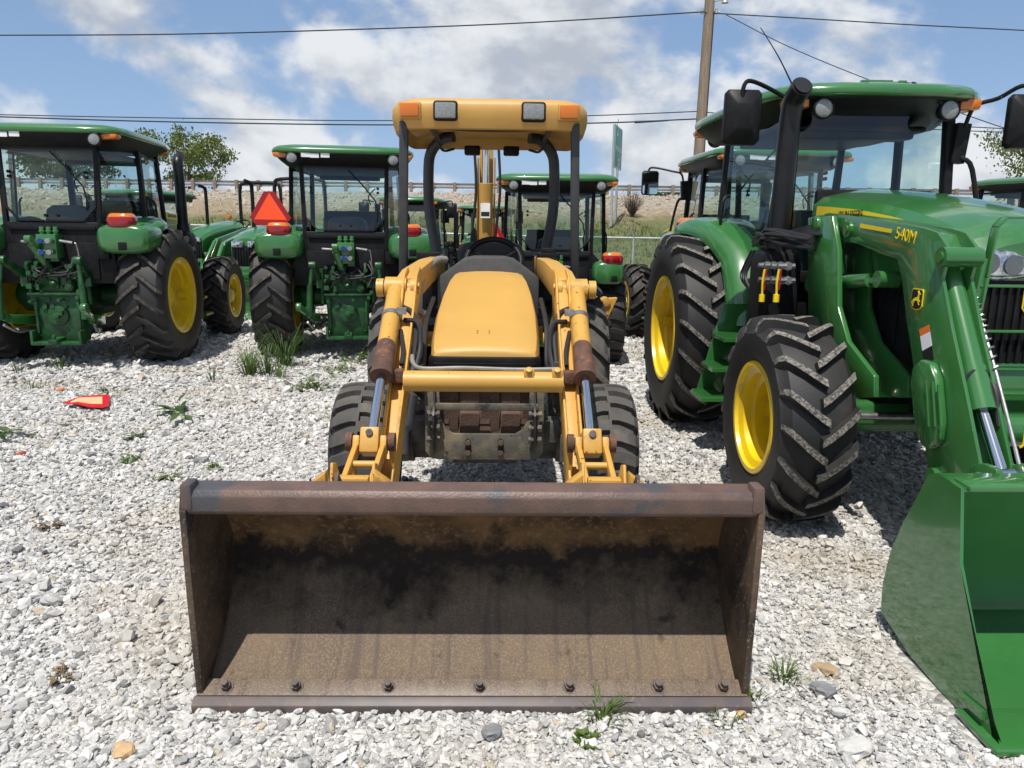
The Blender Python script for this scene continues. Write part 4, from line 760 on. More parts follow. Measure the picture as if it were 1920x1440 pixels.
for u in (1432,1459):
    (y0,z0),(y1,z1) = LP(u+2,505,.90),LP(u-3,552,.90); g = MB(); g.tube([(.90,y0,z0),(.905,(y0+y1)/2,(z0+z1)/2),(.90,y1,z1)],.007,n=6); g.cyl((.90,y1,z1),(.90,y1,z1-.045),.018,n=10); g.build('yellow_cap', YCAP, hc)
    g = MB(); g.tube([(.895,y0+.02,z0),(.895,y1+.02,z1+.03)],.005,n=5,k=1); g.build('red_cord', REDC, hc)
# small lamp bar and wire on the roof
g = MB(); g.box((.03,1.20,2.63),(.26,.04,.04)); g.box((.03,1.14,2.655),(.20,.05,.03)); g.box((-.10,1.22,2.635),(.05,.04,.04)); g.box((.15,1.22,2.635),(.05,.04,.04)); g.build('roof_bracket', GREEN, tr, bevel=.005)
g = MB(); g.cyl((-.11,1.25,2.62),(-.22,1.25,2.61),.022,n=10); g.cyl((-.15,1.25,2.615),(-.17,1.25,2.614),.03,n=10); g.tube([(-.22,1.25,2.61),(-.32,1.26,2.57),(-.38,1.24,2.50)],.013,n=6); g.build('lamp_cable', CABLE, tr)
for c in KIDS(tr):
    if c.name.split('.')[0] in ('roof','roof_liner','work_lamp','marker_lamp','sticker','roof_bracket','antenna','lamp_cable','headliner') and not (c.name.startswith('sticker') and c.data.vertices[0].co.z < 2): c.location.z -= .045
# ---- second row: tractors facing the camera
FROW = 'tractors of the back row, facing the camera'
def place_copy(src, label, loc, rz, scale=None):
    o = copy_tree(src); o['label'] = label; o['group'] = FROW; o.location = loc; o.rotation_euler = (0,0,rz)
    if scale: o.scale = scale
    return o
c1 = tractor('cab_tractor', 'small green cab tractor of the back row, seen between the left canopy posts', FROW, (-2.08,16.2,0), R(180), trk=.77, Rr=.68, rw=.44, rrim=.33, Rf=.50, fw=.34, frim=.25, mirrors=True, hitch=False, lug=RUB); c1.scale = (.86,.86,.84)
place_copy(c1, 'small green cab tractor of the back row with exhaust, left of the backhoe boom', (-.62,17.6,0), R(176), (.80,.80,.80))
place_copy(c1, 'green cab tractor of the back row, hidden behind the exhaust of the left tractor', (-7.9,16.8,.10), R(172), (.88,.88,.84))
place_copy(t1, 'green cab tractor at the far right edge, only its roof and cab corner in view', (9.35,13.2,0), R(20))
place_copy(t1, 'green cab tractor far behind the loader tractor hood, only its roof in view', (11.4,21.5,0), R(182))
def open_tractor(label, loc, rz):
    t = thing('open_tractor', label, 'tractor', loc, rz, FROW); mats = (RUB, LUGM)
    for s in (1,-1):
        wheel(t, s*.68, 0, .64, .38, .33, 18, 'ag', mats, JYEL, spin=.2*s, dish=-.02); wheel(t, s*.66, 1.75, .43, .27, .22, 18, 'ag', mats, JYEL, spin=.3*s, dish=-.05)
    g = MB(); g.box((0,.5,.65),(.36,1.6,.35)); g.cyl((-.55,0,.63),(.55,0,.63),.1); g.box((0,1.75,.45),(1.1,.12,.13)); g.box((0,1.6,.62),(.4,1.2,.3)); g.build('chassis', GREEN, t, bevel=.02)
    g = MB(); hs = [(.95,.30,1.42,.85),(1.4,.30,1.38,.85),(1.9,.285,1.30,.85),(2.15,.27,1.22,.85),(2.25,.24,1.16,.86)]; g.loft([hood_ring(*h) for h in hs]); g.build('hood', GREEN, t, ang=24)
    g = MB(); g.box((0,2.24,.86),(.46,.06,.40))
    for i in range(9): g.box((-.18+.045*i,2.28,.84),(.015,.02,.32))
    g.build('grille', BLACK, t, bevel=.01)
    for s in (1,-1):
        g = MB(); g.box((s*.13,2.27,1.08),(.19,.05,.10)); g.build('headlight', LENS2, t, bevel=.015)
        rings = []
        for i in range(13):
            f = R(20+150*i/12); r_ = .72; rings.append([(s*x,-(r_+dz)*math.cos(f),.64+(r_+dz)*math.sin(f)) for x, dz in ((.42,-.02),(.42,.01),(.82,.01),(.88,-.06),(.86,-.06),(.80,-.02))])
        g = MB(); g.loft(rings); g.build('fender', GREEN, t, ang=50)
        g = MB(); g.box((s*.80,-.30,1.52),(.09,.08,.10)); g.cyl((s*.80,-.3,1.28),(s*.80,-.3,1.50),.02); g.build('marker_lamp', AMB, t, bevel=.02)
        a = [(.55,.95),(1.1,1.30),(2.1,1.10),(2.5,.60),(2.62,.30),(2.52,.28),(2.36,.55),(1.98,.95),(1.1,1.16),(.6,.80)]
        g = MB(); g.prism(a,'x',s*.40,s*.47); g.cyl((s*.43,1.5,.75),(s*.43,2.05,1.02),.035); g.cyl((s*.43,2.15,1.05),(s*.43,2.6,.55),.035); g.build('loader_arm', GREEN, t, bevel=.006)
    g = MB(); g.bar((-.44,2.40,.60),(.44,2.40,.60),.10,.10); g.box((0,2.36,.66),(.62,.06,.16)); g.build('cross_tube', GREEN, t, bevel=.008)
    g = MB(); g.tube([(-.48,-.25,.9),(-.48,-.25,1.9),(-.46,-.25,2.12),(-.36,-.25,2.22),(.36,-.25,2.22),(.46,-.25,2.12),(.48,-.25,1.9),(.48,-.25,.9)],.035,n=8,k=4); g.build('roll_bar', BLACK, t)
    g = MB(); g.tube([(.26,1.3,1.3),(.26,1.3,1.95),(.27,1.33,2.05),(.33,1.42,2.09)],.032,n=10); g.build('exhaust_pipe', BLACK, t)
    g = MB(); g.box((0,-.05,1.02),(.46,.44,.12)); g.box((0,-.28,1.28),(.44,.10,.45)); g.build('seat', SEATM, t, bevel=.04)
    g = MB(); g.M = Matrix.Translation((0,.55,1.36)) @ Matrix.Rotation(R(-30),4,'X'); g.tube([(.18*math.cos(a),.18*math.sin(a),0) for a in [2*math.pi*i/16 for i in range(17)]],.015,n=6,k=1); g.M = Matrix(); g.cyl((0,.55,1.36),(0,.8,1.0),.04); g.box((0,.85,1.1),(.4,.16,.6)); g.build('steering_wheel', BLACK, t)
    bkp = [(3.10,.01),(2.62,.02),(2.58,.10),(2.60,.45),(2.68,.56),(2.74,.56)]
    g = MB(); g.prism(shell(bkp,.012),'x',-.86,.86); sp_ = [(3.10,.01),(2.62,.02),(2.58,.10),(2.60,.45),(2.68,.56),(2.74,.56),(2.95,.2)]; g.prism(sp_,'x',.86,.872); g.prism(sp_,'x',-.86,-.872); b_ = g.build('loader_bucket', GREEN, t)
    g = MB(); g.box((.62,2.612,.34),(.10,.006,.11)); g.box((.30,2.45,.72),(.13,.006,.15),rot=(0,.3,0)); g.build('paper_tag', WHITE, t, smooth=False)
    return t
oa = open_tractor('open green tractor with roll bar and loader, facing the camera beside the orange triangle', (-4.62,16.2,.06), R(176)); oa.scale = (1.15,1.15,1.15)
place_copy(oa, 'open green tractor with loader, behind the front wheel of the left tractor', (-6.3,18.6,.09), R(168))
def bucket_inside():
    m = bpy.data.materials.new('bucket_inside'); m.use_nodes = True; nt = m.node_tree; ns = nt.nodes; ln = nt.links.new; b = ns['Principled BSDF']; b.inputs['Roughness'].default_value = .75; b.inputs['Specular IOR Level'].default_value = .2
    t = ns.new('ShaderNodeTexCoord'); sx = ns.new('ShaderNodeSeparateXYZ'); ln(t.outputs['Object'], sx.inputs[0])
    def nz(sc, det=6, st=None, ro=.62):
        n = ns.new('ShaderNodeTexNoise'); n.inputs['Scale'].default_value = sc; n.inputs['Detail'].default_value = det; n.inputs['Roughness'].default_value = ro
        if st:
            mm = ns.new('ShaderNodeMapping'); mm.inputs['Scale'].default_value = st; ln(t.outputs['Object'], mm.inputs[0]); ln(mm.outputs[0], n.inputs[0])
        else: ln(t.outputs['Object'], n.inputs[0])
        return n.outputs[0]
    def rg(s_, lo, hi, a=0, c=1):
        r = ns.new('ShaderNodeMapRange'); r.inputs[1].default_value = lo; r.inputs[2].default_value = hi; r.inputs[3].default_value = a; r.inputs[4].default_value = c; ln(s_, r.inputs[0]); return r.outputs[0]
    def mixc(f, a, c):
        x = ns.new('ShaderNodeMix'); x.data_type = 'RGBA'
        for k, q in ((6,a),(7,c)):
            if isinstance(q, tuple): x.inputs[k].default_value = (*q,1)
            else: ln(q, x.inputs[k])
        if isinstance(f, float): x.inputs[0].default_value = f
        else: ln(f, x.inputs[0])
        return x.outputs[2]
    def mth(op, a, c):
        n = ns.new('ShaderNodeMath'); n.operation = op
        for k, q in ((0,a),(1,c)):
            if isinstance(q, (int,float)): n.inputs[k].default_value = q
            else: ln(q, n.inputs[k])
        return n.outputs[0]
    fl = mixc(rg(nz(1.6,5),.38,.66), (.118,.090,.068), (.145,.108,.074))
    fl = mixc(rg(nz(150,3),.47,.62,0,.75), fl, (.23,.165,.10))
    fl = mixc(rg(nz(3.0,5,(9,.5,.5)),.52,.66,0,.65), fl, (.085,.066,.055))
    fl = mixc(rg(nz(2.6,6),.50,.66,0,.5), fl, (.20,.145,.090)); fl = mixc(rg(nz(11,6),.60,.70,0,.8), fl, (.05,.036,.028))
    bk_ = mixc(rg(nz(4.5,8),.40,.62), (.165,.095,.042), (.050,.030,.018))
    bk_ = mixc(rg(nz(40,5),.52,.66,0,.7), bk_, (.23,.15,.075))
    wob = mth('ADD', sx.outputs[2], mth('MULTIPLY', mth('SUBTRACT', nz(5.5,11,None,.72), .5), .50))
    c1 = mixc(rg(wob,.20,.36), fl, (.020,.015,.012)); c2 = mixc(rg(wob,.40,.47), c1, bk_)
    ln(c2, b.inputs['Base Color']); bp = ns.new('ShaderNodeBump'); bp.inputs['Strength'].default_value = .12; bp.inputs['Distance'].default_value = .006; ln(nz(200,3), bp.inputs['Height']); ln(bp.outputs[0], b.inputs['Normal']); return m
BUCKIN = bucket_inside()
# ------------------------------------------------------------------ yellow backhoe loader, facing the camera
Y0 = 4.15; TX = -.15
bl = thing('backhoe_loader', 'worn yellow backhoe loader with open canopy and wide rusty bucket in the middle', 'backhoe loader', (TX,Y0,0), R(1.0))
TM = Matrix.Translation((0,-Y0,0))
def YB(): g = MB(); g.M = TM; return g
def tp(u, v, Y): p = px(u,v,Y); return (p.x-TX,Y,p.z)
for s in (1,-1):
    wheel(bl, s*.675, 0, .385, .31, .205, 21, 'ind', (RUBOLD,RUBOLD), YELW, spin=.1+.2*s, dish=-.1)
    wheel(bl, s*.70, 5.95-Y0, .56, .40, .30, 18, 'ag', (RUBOLD,RUBOLD), YELW, spin=.2*s)
g = YB(); g.cyl((-.45,4.15,.40),(.45,4.15,.40),.075,n=16); g.box((0,4.15,.42),(.36,.2,.2)); 
for s in (1,-1):
    g.cyl((s*.30,4.13,.47),(s*.47,4.13,.47),.105,n=14); g.cyl((s*.40,4.11,.45),(s*.54,4.11,.45),.13,n=14); g.box((s*.36,4.03,.52),(.10,.08,.12)); g.box((s*.44,4.0,.44),(.05,.1,.16))
    for k in range(6): a = k*1.05; g.cyl((s*.38,4.13+.085*math.cos(a),.47+.085*math.sin(a)),(s*.56,4.11+.10*math.cos(a),.45+.10*math.sin(a)),.016,n=6)
g.build('front_axle', IRON, bl, bevel=.006)
g = YB(); 
for s in (1,-1): g.box((s*.255,5.1,.62),(.06,2.3,.22))
g.box((0,5.2,.55),(.44,1.8,.3)); g.cyl((-.5,5.95,.56),(.5,5.95,.56),.14,n=16); g.box((0,4.35,.72),(.42,.6,.42)); g.box((0,6.1,.95),(1.0,1.2,.06)); g.build('chassis', BLKMET, bl, bevel=.01)
# hood
def hr(y, a, zt, zb): h = [(a*1.0,zb),(a*1.02,zt-.16),(a,zt-.045),(a*.95,zt-.014),(a*.82,zt+.0),(a*.4,zt+.008),(0,zt+.010)]; return [(x,y,z) for x, z in h]+[(-x,y,z) for x, z in h[-2::-1]]
hsec = [(3.905,.268,.965,.93),(3.915,.280,.988,.92),(3.95,.288,1.006,.90),(4.1,.298,1.052,.83),(4.4,.300,1.145,.84),(4.7,.284,1.238,.95),(4.9,.262,1.300,1.02),(5.02,.235,1.335,1.08),(5.06,.205,1.335,1.15)]
g = YB(); g.loft([hr(*h) for h in hsec]); hd = g.build('hood', HOODY, bl, ang=40)
g = YB()
for x in (-.045,.02):
    for z in (4.09,4.115): g.cyl((x,z,1.054+.31*(z-4.1)),(x,z,1.064+.31*(z-4.1)),.005,n=6)
g.build('plugged_hole', RUST, hd)
g = YB(); g.loft([[(x*k,y,z) for x, y in ((-.30,3.99),(-.30,3.90),(-.26,3.865),(.26,3.865),(.30,3.90),(.30,3.99))] for k, z in ((.97,.875),(1.0,.89),(1.0,.935),(.985,.958))]); g.box((0,3.873,.925),(.54,.02,.012)); g.build('hood_trim', BLACK, bl, bevel=.006)
g = YB(); 
for s in (1,-1): g.prism([(3.98,.88),(4.4,.90),(4.9,1.05),(4.95,.80),(4.3,.60),(3.98,.66)],'x',s*.27,s*.29)
g.box((0,4.02,.70),(.50,.04,.36)); g.build('side_panel', BLKMET, bl)
# brown blocks behind the guard
n_ = 0
bmesh_ = MB().box((0,0,0),(.108,.06,.15)).mesh('grille_block', WEIGHT, bevel=.006, seg=1)
for r_, (z, yy) in enumerate(((.805,3.975),(.735,3.962),(.655,3.968),(.585,3.955),(.515,3.965))):
    for i in range(-2,3):
        o = link('grille_block', bmesh_, bl, (i*.112+(.03 if r_ % 2 else -.02),yy-Y0+(.012 if (i+r_) % 2 else 0),z+(.012 if (i+r_) % 2 else -.006)), (R(9 if r_ % 2 else -4),0,0))
# front guard plate: a U with two uncut slots, the dark of their openings painted as black pieces
Uo = [(-.318,.86),(-.318,.44),(-.29,.405),(-.25,.396),(.25,.396),(.29,.405),(.318,.44),(.318,.86),(.245,.86),(.235,.63),(.205,.565),(.165,.54),(-.165,.54),(-.205,.565),(-.235,.63),(-.245,.86)]
g = YB(); g.prism(Uo,'y',3.875,3.90); gp = g.build('front_guard', GUARD, bl, bevel=.004)
for x in (-.088,.088):
    g = YB(); g.prism([(x-.016,.43),(x,.418),(x+.016,.43),(x+.016,.505),(x,.517),(x-.016,.505)],'y',3.8735,3.875); g.build('slot_dark', DECK, gp)
    for z in (.437,.494):
        g = YB(); g.cyl((x,3.876,z),(x,3.856,z),.0165,n=6); g.cyl((x,3.857,z),(x,3.851,z),.010,n=10); g.build('bolt', WEIGHT, gp)
g = YB(); g.box((0,3.86,.695),(.57,.022,.038)); g.build('guard_bar', GUARD, bl, bevel=.006)
for s in (1,-1):
    g = YB(); g.prism([(3.86,.86),(3.84,.70),(3.80,.66),(3.80,.50),(3.84,.44),(3.87,.44),(3.87,.86)],'x',s*.262,s*.272); g.build('guard_bracket', BLKMET, bl)
    g = YB()
    for z in (.66,.585,.52): g.cyl((s*.235,3.835,z),(s*.305,3.835,z),.012,n=8); g.cyl((s*.285,3.835,z),(s*.305,3.835,z),.021,n=6); g.cyl((s*.235,3.835,z),(s*.25,3.835,z),.021,n=6)
    g.build('bracket_bolt', IRON, bl)
# loader arms
for s in (1,-1):
    ap = [(3.10,.37),(3.13,.50),(3.66,.86),(4.12,1.20),(4.28,1.36),(4.44,1.40),(4.52,1.36),(4.50,1.17),(4.12,.96),(3.64,.66),(3.24,.34)]
    g = YB(); g.prism(ap,'x',s*.392,s*.405); g.prism(ap,'x',s*.462,s*.475); g.prism([(3.18,.43),(3.66,.82),(4.12,1.16),(4.30,1.32),(4.46,1.35),(4.46,1.20),(4.10,1.0),(3.62,.70),(3.22,.38)],'x',s*.405,s*.462); la = g.build('lower_arm', YELW, bl, bevel=.005)
    g = YB(); g.loft([[(s*(x+a),y,z+b) for a, b in ((-w_,-h_),(w_,-h_),(w_,h_),(-w_,h_))] for x, y, z, w_, h_ in ((.462,4.34,1.275,.056,.070),(.452,4.5,1.298,.056,.082),(.41,4.95,1.345,.048,.076),(.36,5.45,1.37,.040,.060))]); ua = g.build('upper_arm', YEL, bl, bevel=.008)
    g = YB(); g.prism([(4.42,1.22),(4.52,1.24),(5.02,.94),(5.05,.84),(4.96,.84)],'x',s*.41,s*.43); g.cyl((s*.37,5.0,.89),(s*.45,5.0,.89),.05,n=14); g.build('arm_brace', YEL, bl, bevel=.004)
    g = YB(); g.cyl((s*.385,4.30,1.285),(s*.615,4.30,1.285),.034,n=16); g.cyl((s*.585,4.30,1.285),(s*.625,4.30,1.285),.052,n=20); g.cyl((s*.40,4.30,1.285),(s*.43,4.30,1.285),.055,n=20); g.cyl((s*.38,4.27,1.30),(s*.39,4.27,1.30),.018,n=8); g.build('pin', YEL, la)
    c0, c1_, c2, c3 = Vector((s*.515,4.30,1.285)), Vector((s*.503,3.80,1.03)), Vector((s*.498,3.60,.925)), Vector((s*.492,3.24,.70))
    g = YB(); g.cyl(c0,c1_,.047,n=22); g.tube([c0+Vector((-.06*s,0,0)),c0,c0+Vector((.06*s,0,0))],.062,n=18,k=1); cy = g.build('curl_cylinder', YELW, bl)
    g = YB(); g.cyl(c1_,c2,.048,.053,n=22); g.cyl(c2,c2+(c3-c2).normalized()*.03,.056,n=22); g.build('rusted_gland', RUST, cy)
    g = YB(); g.cyl(c2,c3,.0235,n=20); g.build('chrome_rod', CHROME, cy)
    m_ = c0.lerp(c1_,.52); dd = (c1_-c0).normalized(); g = YB(); g.cyl(m_,m_+dd*.03,.053,n=22); g.box(m_+Vector((-s*.055,-.01,.03)),(.05,.04,.035)); g.build('hose_clamp', STEEL, cy)
    pv = Vector((s*.492,3.215,.685)); rot = Matrix.Rotation(R(-28),3,'X')
    g = YB(); g.box(pv,(.084,.11,.115),rot=rot); rb = g.build('rod_end_block', YELW, bl, bevel=.008)
    g = YB(); g.cyl(pv+rot@Vector((0,-.055,.03)),pv+rot@Vector((0,-.066,.03)),.016,n=12); g.build('grease_fitting', IRON, rb)
    g = YB(); g.cyl(pv-Vector((.10,0,0)),pv+Vector((.10,0,0)),.026,n=16)
    for q in (-1,1): g.cyl(pv+Vector((q*.080,0,0)),pv+Vector((q*.108,0,0)),.042,n=18)
    g.build('link_pin', RUST, bl)
    for q in (-1,1):
        g = YB(); g.box(pv+Vector((q*.060,-.015,-.01)),(.030,.07,.075),rot=rot); g.bar(pv+Vector((q*.060,-.02,-.02)),(pv.x+q*.056,2.80,.585),.06,.024,up=(1,0,0)); g.build('bucket_link', YELW, bl, bevel=.006)
        g = YB(); g.bar(pv+Vector((q*.094,.01,-.02)),(pv.x+q*.088,3.30,.34),.065,.024,up=(1,0,0)); g.build('idler_link', YELW, bl, bevel=.006)
    g = YB(); g.cyl((pv.x-.056,3.04,.636),(pv.x+.056,3.04,.636),.016,n=12); g.build('link_crossbar', YEL, bl)
    g = YB(); g.box((pv.x,2.78,.61),(.13,.05,.12)); g.box((pv.x,2.84,.36),(.16,.06,.5)); g.cyl((pv.x-.11,3.05,.36),(pv.x+.11,3.05,.36),.04,n=14)
    for q in (-1,1): g.prism([(2.68,.46),(2.80,.72),(2.86,.70),(3.10,.38),(3.10,.30),(2.74,.28)],'x',pv.x+q*.075,pv.x+q*.088); g.prism([(pv.x+q*.09,.58),(pv.x+q*.16,.64),(pv.x+q*.15,.66),(pv.x+q*.09,.705)],'y',2.72,2.78)
    g.build('bucket_coupler', YELW, bl, bevel=.005)
    # hoses at the knee
    g = YB(); 
    g.tube([(s*.46,4.16,1.19),(s*.40,4.10,1.16),(s*.375,4.0,1.05),(s*.38,3.88,.93)],.014,n=8); g.tube([(s*.44,4.05,1.13),(s*.36,4.0,1.12),(s*.345,3.95,1.0),(s*.36,3.86,.90)],.014,n=8); g.tube([(s*.455,4.0,1.08),(s*.425,3.85,1.0),(s*.42,3.74,.94)],.012,n=8); g.tube([(s*.33,4.6,1.2),(s*.34,4.2,1.1),(s*.335,4.0,.92),(s*.34,3.85,.90)],.014,n=8); g.build('hydraulic_hose', CABLE, bl)
    g = YB(); g.box((s*.385,3.87,.915),(.04,.05,.05)); g.cyl((s*.385,3.85,.90),(s*.385,3.83,.88),.022,n=8); g.build('hose_fitting', IRON, bl)
    g = YB(); g.box((s*.345,3.83,.885),(.035,.05,.04)); g.build('hose_fitting', IRON, bl)
    g = YB(); g.box((s*.428,3.68,.895),(.055,.07,.065)); g.build('gland_fitting', RUST, bl, bevel=.008)
g = YB(); g.cyl((-.39,3.60,.885),(.39,3.60,.885),.0515,n=28); xb = g.build('cross_tube', YEL, bl)
for x in (.222,.360):
    g = YB(); g.box((x,3.585,.93),(.05,.055,.045)); g.cyl((x,3.565,.945),(x,3.555,.958),.017,n=12); g.build('pipe_clamp', YEL, xb, bevel=.004)
g = YB(); g.tube([(-.37,3.78,.98),(-.355,3.70,.955),(-.30,3.64,.94),(-.10,3.625,.947),(.15,3.62,.942),(.36,3.61,.948)],.011,n=8); g.build('steel_line', PIPE, bl)
g = YB(); g.tube([tp(840,487,5.15),tp(822,489,5.05),tp(800,510,4.8),tp(789,535,4.55),tp(786,556,4.45),tp(785,592,4.3)],.026,n=12); g.build('steel_pipe', PIPE, bl)
g = YB(); g.tube([tp(784,592,4.3),tp(779,640,4.2),tp(775,680,4.1)],.014,n=8); g.tube([tp(776,742,3.98),tp(765,795,3.9),tp(757,810,3.85),tp(754,850,3.8)],.022,n=10); g.build('lower_pipe', PIPE, bl)
# bucket
prof = [(2.285,.006),(2.40,.078),(2.51,.158),(2.60,.25),(2.66,.36),(2.665,.47),(2.61,.585),(2.51,.685),(2.37,.765)]
prof = [(p.x,p.y) for p in cr([(a,b,0) for a, b in prof],3)]
W_ = .925
def offs(P, d): return off(P,d)
nin = offs(prof,.014); sgn_ = -1 if nin[12][0] < prof[12][0] else 1
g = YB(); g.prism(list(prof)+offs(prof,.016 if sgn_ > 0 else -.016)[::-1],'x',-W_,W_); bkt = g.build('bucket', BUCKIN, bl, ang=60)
sidep = [(2.296,.018),(2.280,.40),(2.275,.72),(2.30,.80),(2.37,.79),(2.52,.70),(2.625,.60),(2.685,.475),(2.68,.35),(2.615,.235),(2.52,.145),(2.40,.062)]
for s in (1,-1):
    g = YB(); g.prism(sidep,'x',s*W_,s*(W_+.022)); g.build('side_plate', BUCK, bkt, bevel=.003)
    g = YB(); g.box((s*(W_-.004),2.308,.768),(.040,.074,.092)); g.build('lip_end', BUCKL, bkt, bevel=.012)
g = YB(); g.loft([[(x,y,z) for y, z in ((2.292,.705),(2.278,.720),(2.276,.770),(2.29,.790),(2.36,.798),(2.385,.785),(2.385,.76),(2.33,.712))] for x in (-W_+.0015,-.3,.3,W_-.0015)]); g.build('lip', BUCKL, bkt, bevel=.004)
g = YB(); g.prism([(2.262,.000),(2.257,.034),(2.285,.052),(2.31,.042),(2.30,.006)],'x',-W_-.028,W_+.028); ce = g.build('cutting_edge', EDGE, bkt, bevel=.003)
g = YB(); g.prism([(2.2865,.0535),(2.345,.082),(2.356,.068),(2.315,.045)],'x',-W_-.020,W_+.020); g.build('wear_plate', BUCKF, bkt, bevel=.003)
nrm = Vector((0,-.55,.83)); tan = Vector((0,.83,.55))
for u in (429,558,729,899,1067,1234,1357):
    a = px(u,1296,2.315); c_ = Vector((a.x-TX-.032,2.316,.069)); g = YB(); g.cyl(c_-nrm*.004,c_+nrm*.003,.024,n=14); g.cyl(c_,c_+nrm*.022,.0175,n=6); g.cyl(c_+nrm*.02,c_+nrm*.040,.0115,n=12); g.build('bolt', BOLT, bkt)
g = YB(); 
for s in (-.61,.63): g.prism([(s-.022,.60),(s,.722),(s+.022,.60)],'y',2.60,2.62)
for x in (-.50,.58): g.prism([(2.50,.70),(2.56,.76),(2.62,.70),(2.62,.60)],'x',x-.006,x+.006)
g.build('back_tab', BUCK, bkt)
# canopy
def co(k, z, y0=5.08, y1=6.42, hw=.665):
    P = []; cy_ = (y0+y1)/2; hy = (y1-y0)/2
    for j in range(40):
        a = 2*math.pi*(j+.5)/40; cx_, sy_ = math.cos(a), math.sin(a); P.append((hw*k*math.copysign(abs(cx_)**.28,cx_),cy_+hy*k*math.copysign(abs(sy_)**.28,sy_),z-.02*(abs(cx_)**3)))
    return P
g = YB(); g.loft([co(.30,2.462),co(.80,2.458),co(.92,2.450),co(.97,2.435),co(.995,2.405),co(1.0,2.36),co(.99,2.315),co(.965,2.262),co(.94,2.255),co(.935,2.285),co(.89,2.335),co(.7,2.365),co(.3,2.37)]); cp = g.build('canopy', CANOPY, bl, ang=45)
for s in (1,-1):
    g = YB(); g.box((s*.515,5.10,2.365),(.145,.06,.108)); b_ = g.build('lamp_pocket', CANOPY, cp, bevel=.012)
    g = YB(); g.box((s*.515,5.066,2.365),(.122,.03,.086)); g.build('turn_signal', AMB, cp, bevel=.012)
    g = YB(); g.box((s*.285,5.094,2.365),(.160,.06,.126)); b_ = g.build('work_lamp', BLACK, bl, bevel=.02)
    g = YB(); g.box((s*.285,5.062,2.365),(.134,.02,.098)); 
    g.build('lens', LENS, b_, bevel=.02)
    g = YB(); g.box((s*.16,6.40,2.25),(.13,.08,.075)); g.build('rear_lamp', BLACK, bl, bevel=.015)
    g = YB(); g.bar((s*.605,5.30,1.15),(s*.563,5.16,2.31),.055,.075,up=(0,1,0)); g.build('canopy_post', POST, bl, bevel=.008)
    g = YB(); g.tube([(s*.30,6.18,2.33),(s*.40,6.22,2.31),(s*.485,6.26,2.22),(s*.51,6.28,2.08),(s*.505,6.28,1.75),(s*.44,6.22,1.40),(s*.40,6.18,1.0)],.043,n=10,k=4); g.build('roll_bar', POST, bl)
    g = YB(); g.tube([(s*.40,5.6,2.34),(s*.42,5.9,2.30),(s*.38,6.1,2.22),(s*.30,6.2,2.24)],.010,n=6); g.build('wire', CABLE, bl)
    # fender and console
    rings = []
    for i in range(11):
        f = R(72+95*i/10); rings.append([(s*x,5.95-(.64+dz)*math.cos(f),.56+(.64+dz)*math.sin(f)) for x, dz in ((.46,-.02),(.46,.015),(.82,.015),(.87,-.03),(.85,-.05),(.80,-.02))])
    g = YB(); g.loft(rings); g.build('fender', POST, bl, ang=50)
g = YB(); g.tube([(-.56,5.17,2.315),(-.30,5.19,2.285),(0,5.2,2.275),(.30,5.19,2.285),(.56,5.17,2.315)],.024,n=8); g.tube([(-.42,5.2,2.32),(-.42,6.2,2.31)],.02,n=6,k=1); g.tube([(.42,5.2,2.32),(.42,6.2,2.31)],.02,n=6,k=1); g.build('canopy_frame', POST, bl)
g = YB(); g.loft([[(a*x,y,z) for a, y, z in ((-1,5.03,zb),(-1,5.30,zb),(1,5.30,zb),(1,5.03,zb))] for x, zb in ((.34,1.05),(.34,1.30),(.28,1.345),(.17,1.425),(.10,1.44))]); g.build('dash_cowl', DASH, bl, bevel=.02)
g = YB(); g.M = TM @ Matrix.Translation((.03,5.36,1.395)) @ Matrix.Rotation(R(52),4,'X'); g.tube([(.195*math.cos(a),.195*math.sin(a),0) for a in [2*math.pi*i/32 for i in range(33)]],.021,n=10,k=1)
for a in (.5,2.6,4.7): g.tube([(0,0,-.03),(.195*math.cos(a),.195*math.sin(a),0)],.013,n=6,k=1)
g.build('steering_wheel', BLACK, bl)
g = YB(); g.box((0,5.9,1.12),(.50,.48,.14)); sb = g.build('seat', SEATM, bl, bevel=.04)
g = YB(); g.loft([[(a*x,6.15+y,z) for a, y in ((-1,0),(-.9,-.07),(.9,-.07),(1,0),(.85,.08),(-.85,.08))] for x, z in ((.22,1.1),(.27,1.25),(.275,1.44),(.24,1.50),(.18,1.515))]); g.build('backrest', SEATM, sb, bevel=.015)
g = YB(); g.box((.40,5.55,1.28),(.14,.5,.30)); g.box((.42,5.40,1.44),(.16,.14,.04)); g.box((.42,5.40,1.475),(.10,.09,.035)); g.box((-.42,5.55,1.26),(.16,.5,.34)); g.box((-.43,5.35,1.43),(.15,.14,.05)); 
for x, z in ((-.30,1.50),(-.27,1.46)): g.cyl((x,5.25,1.1),(x+.01,5.25,z),.012,n=8); g.cyl((x+.01,5.25,z),(x+.01,5.25,z+.03),.02,n=10)
g.build('control_console', BLACK, bl, bevel=.015)
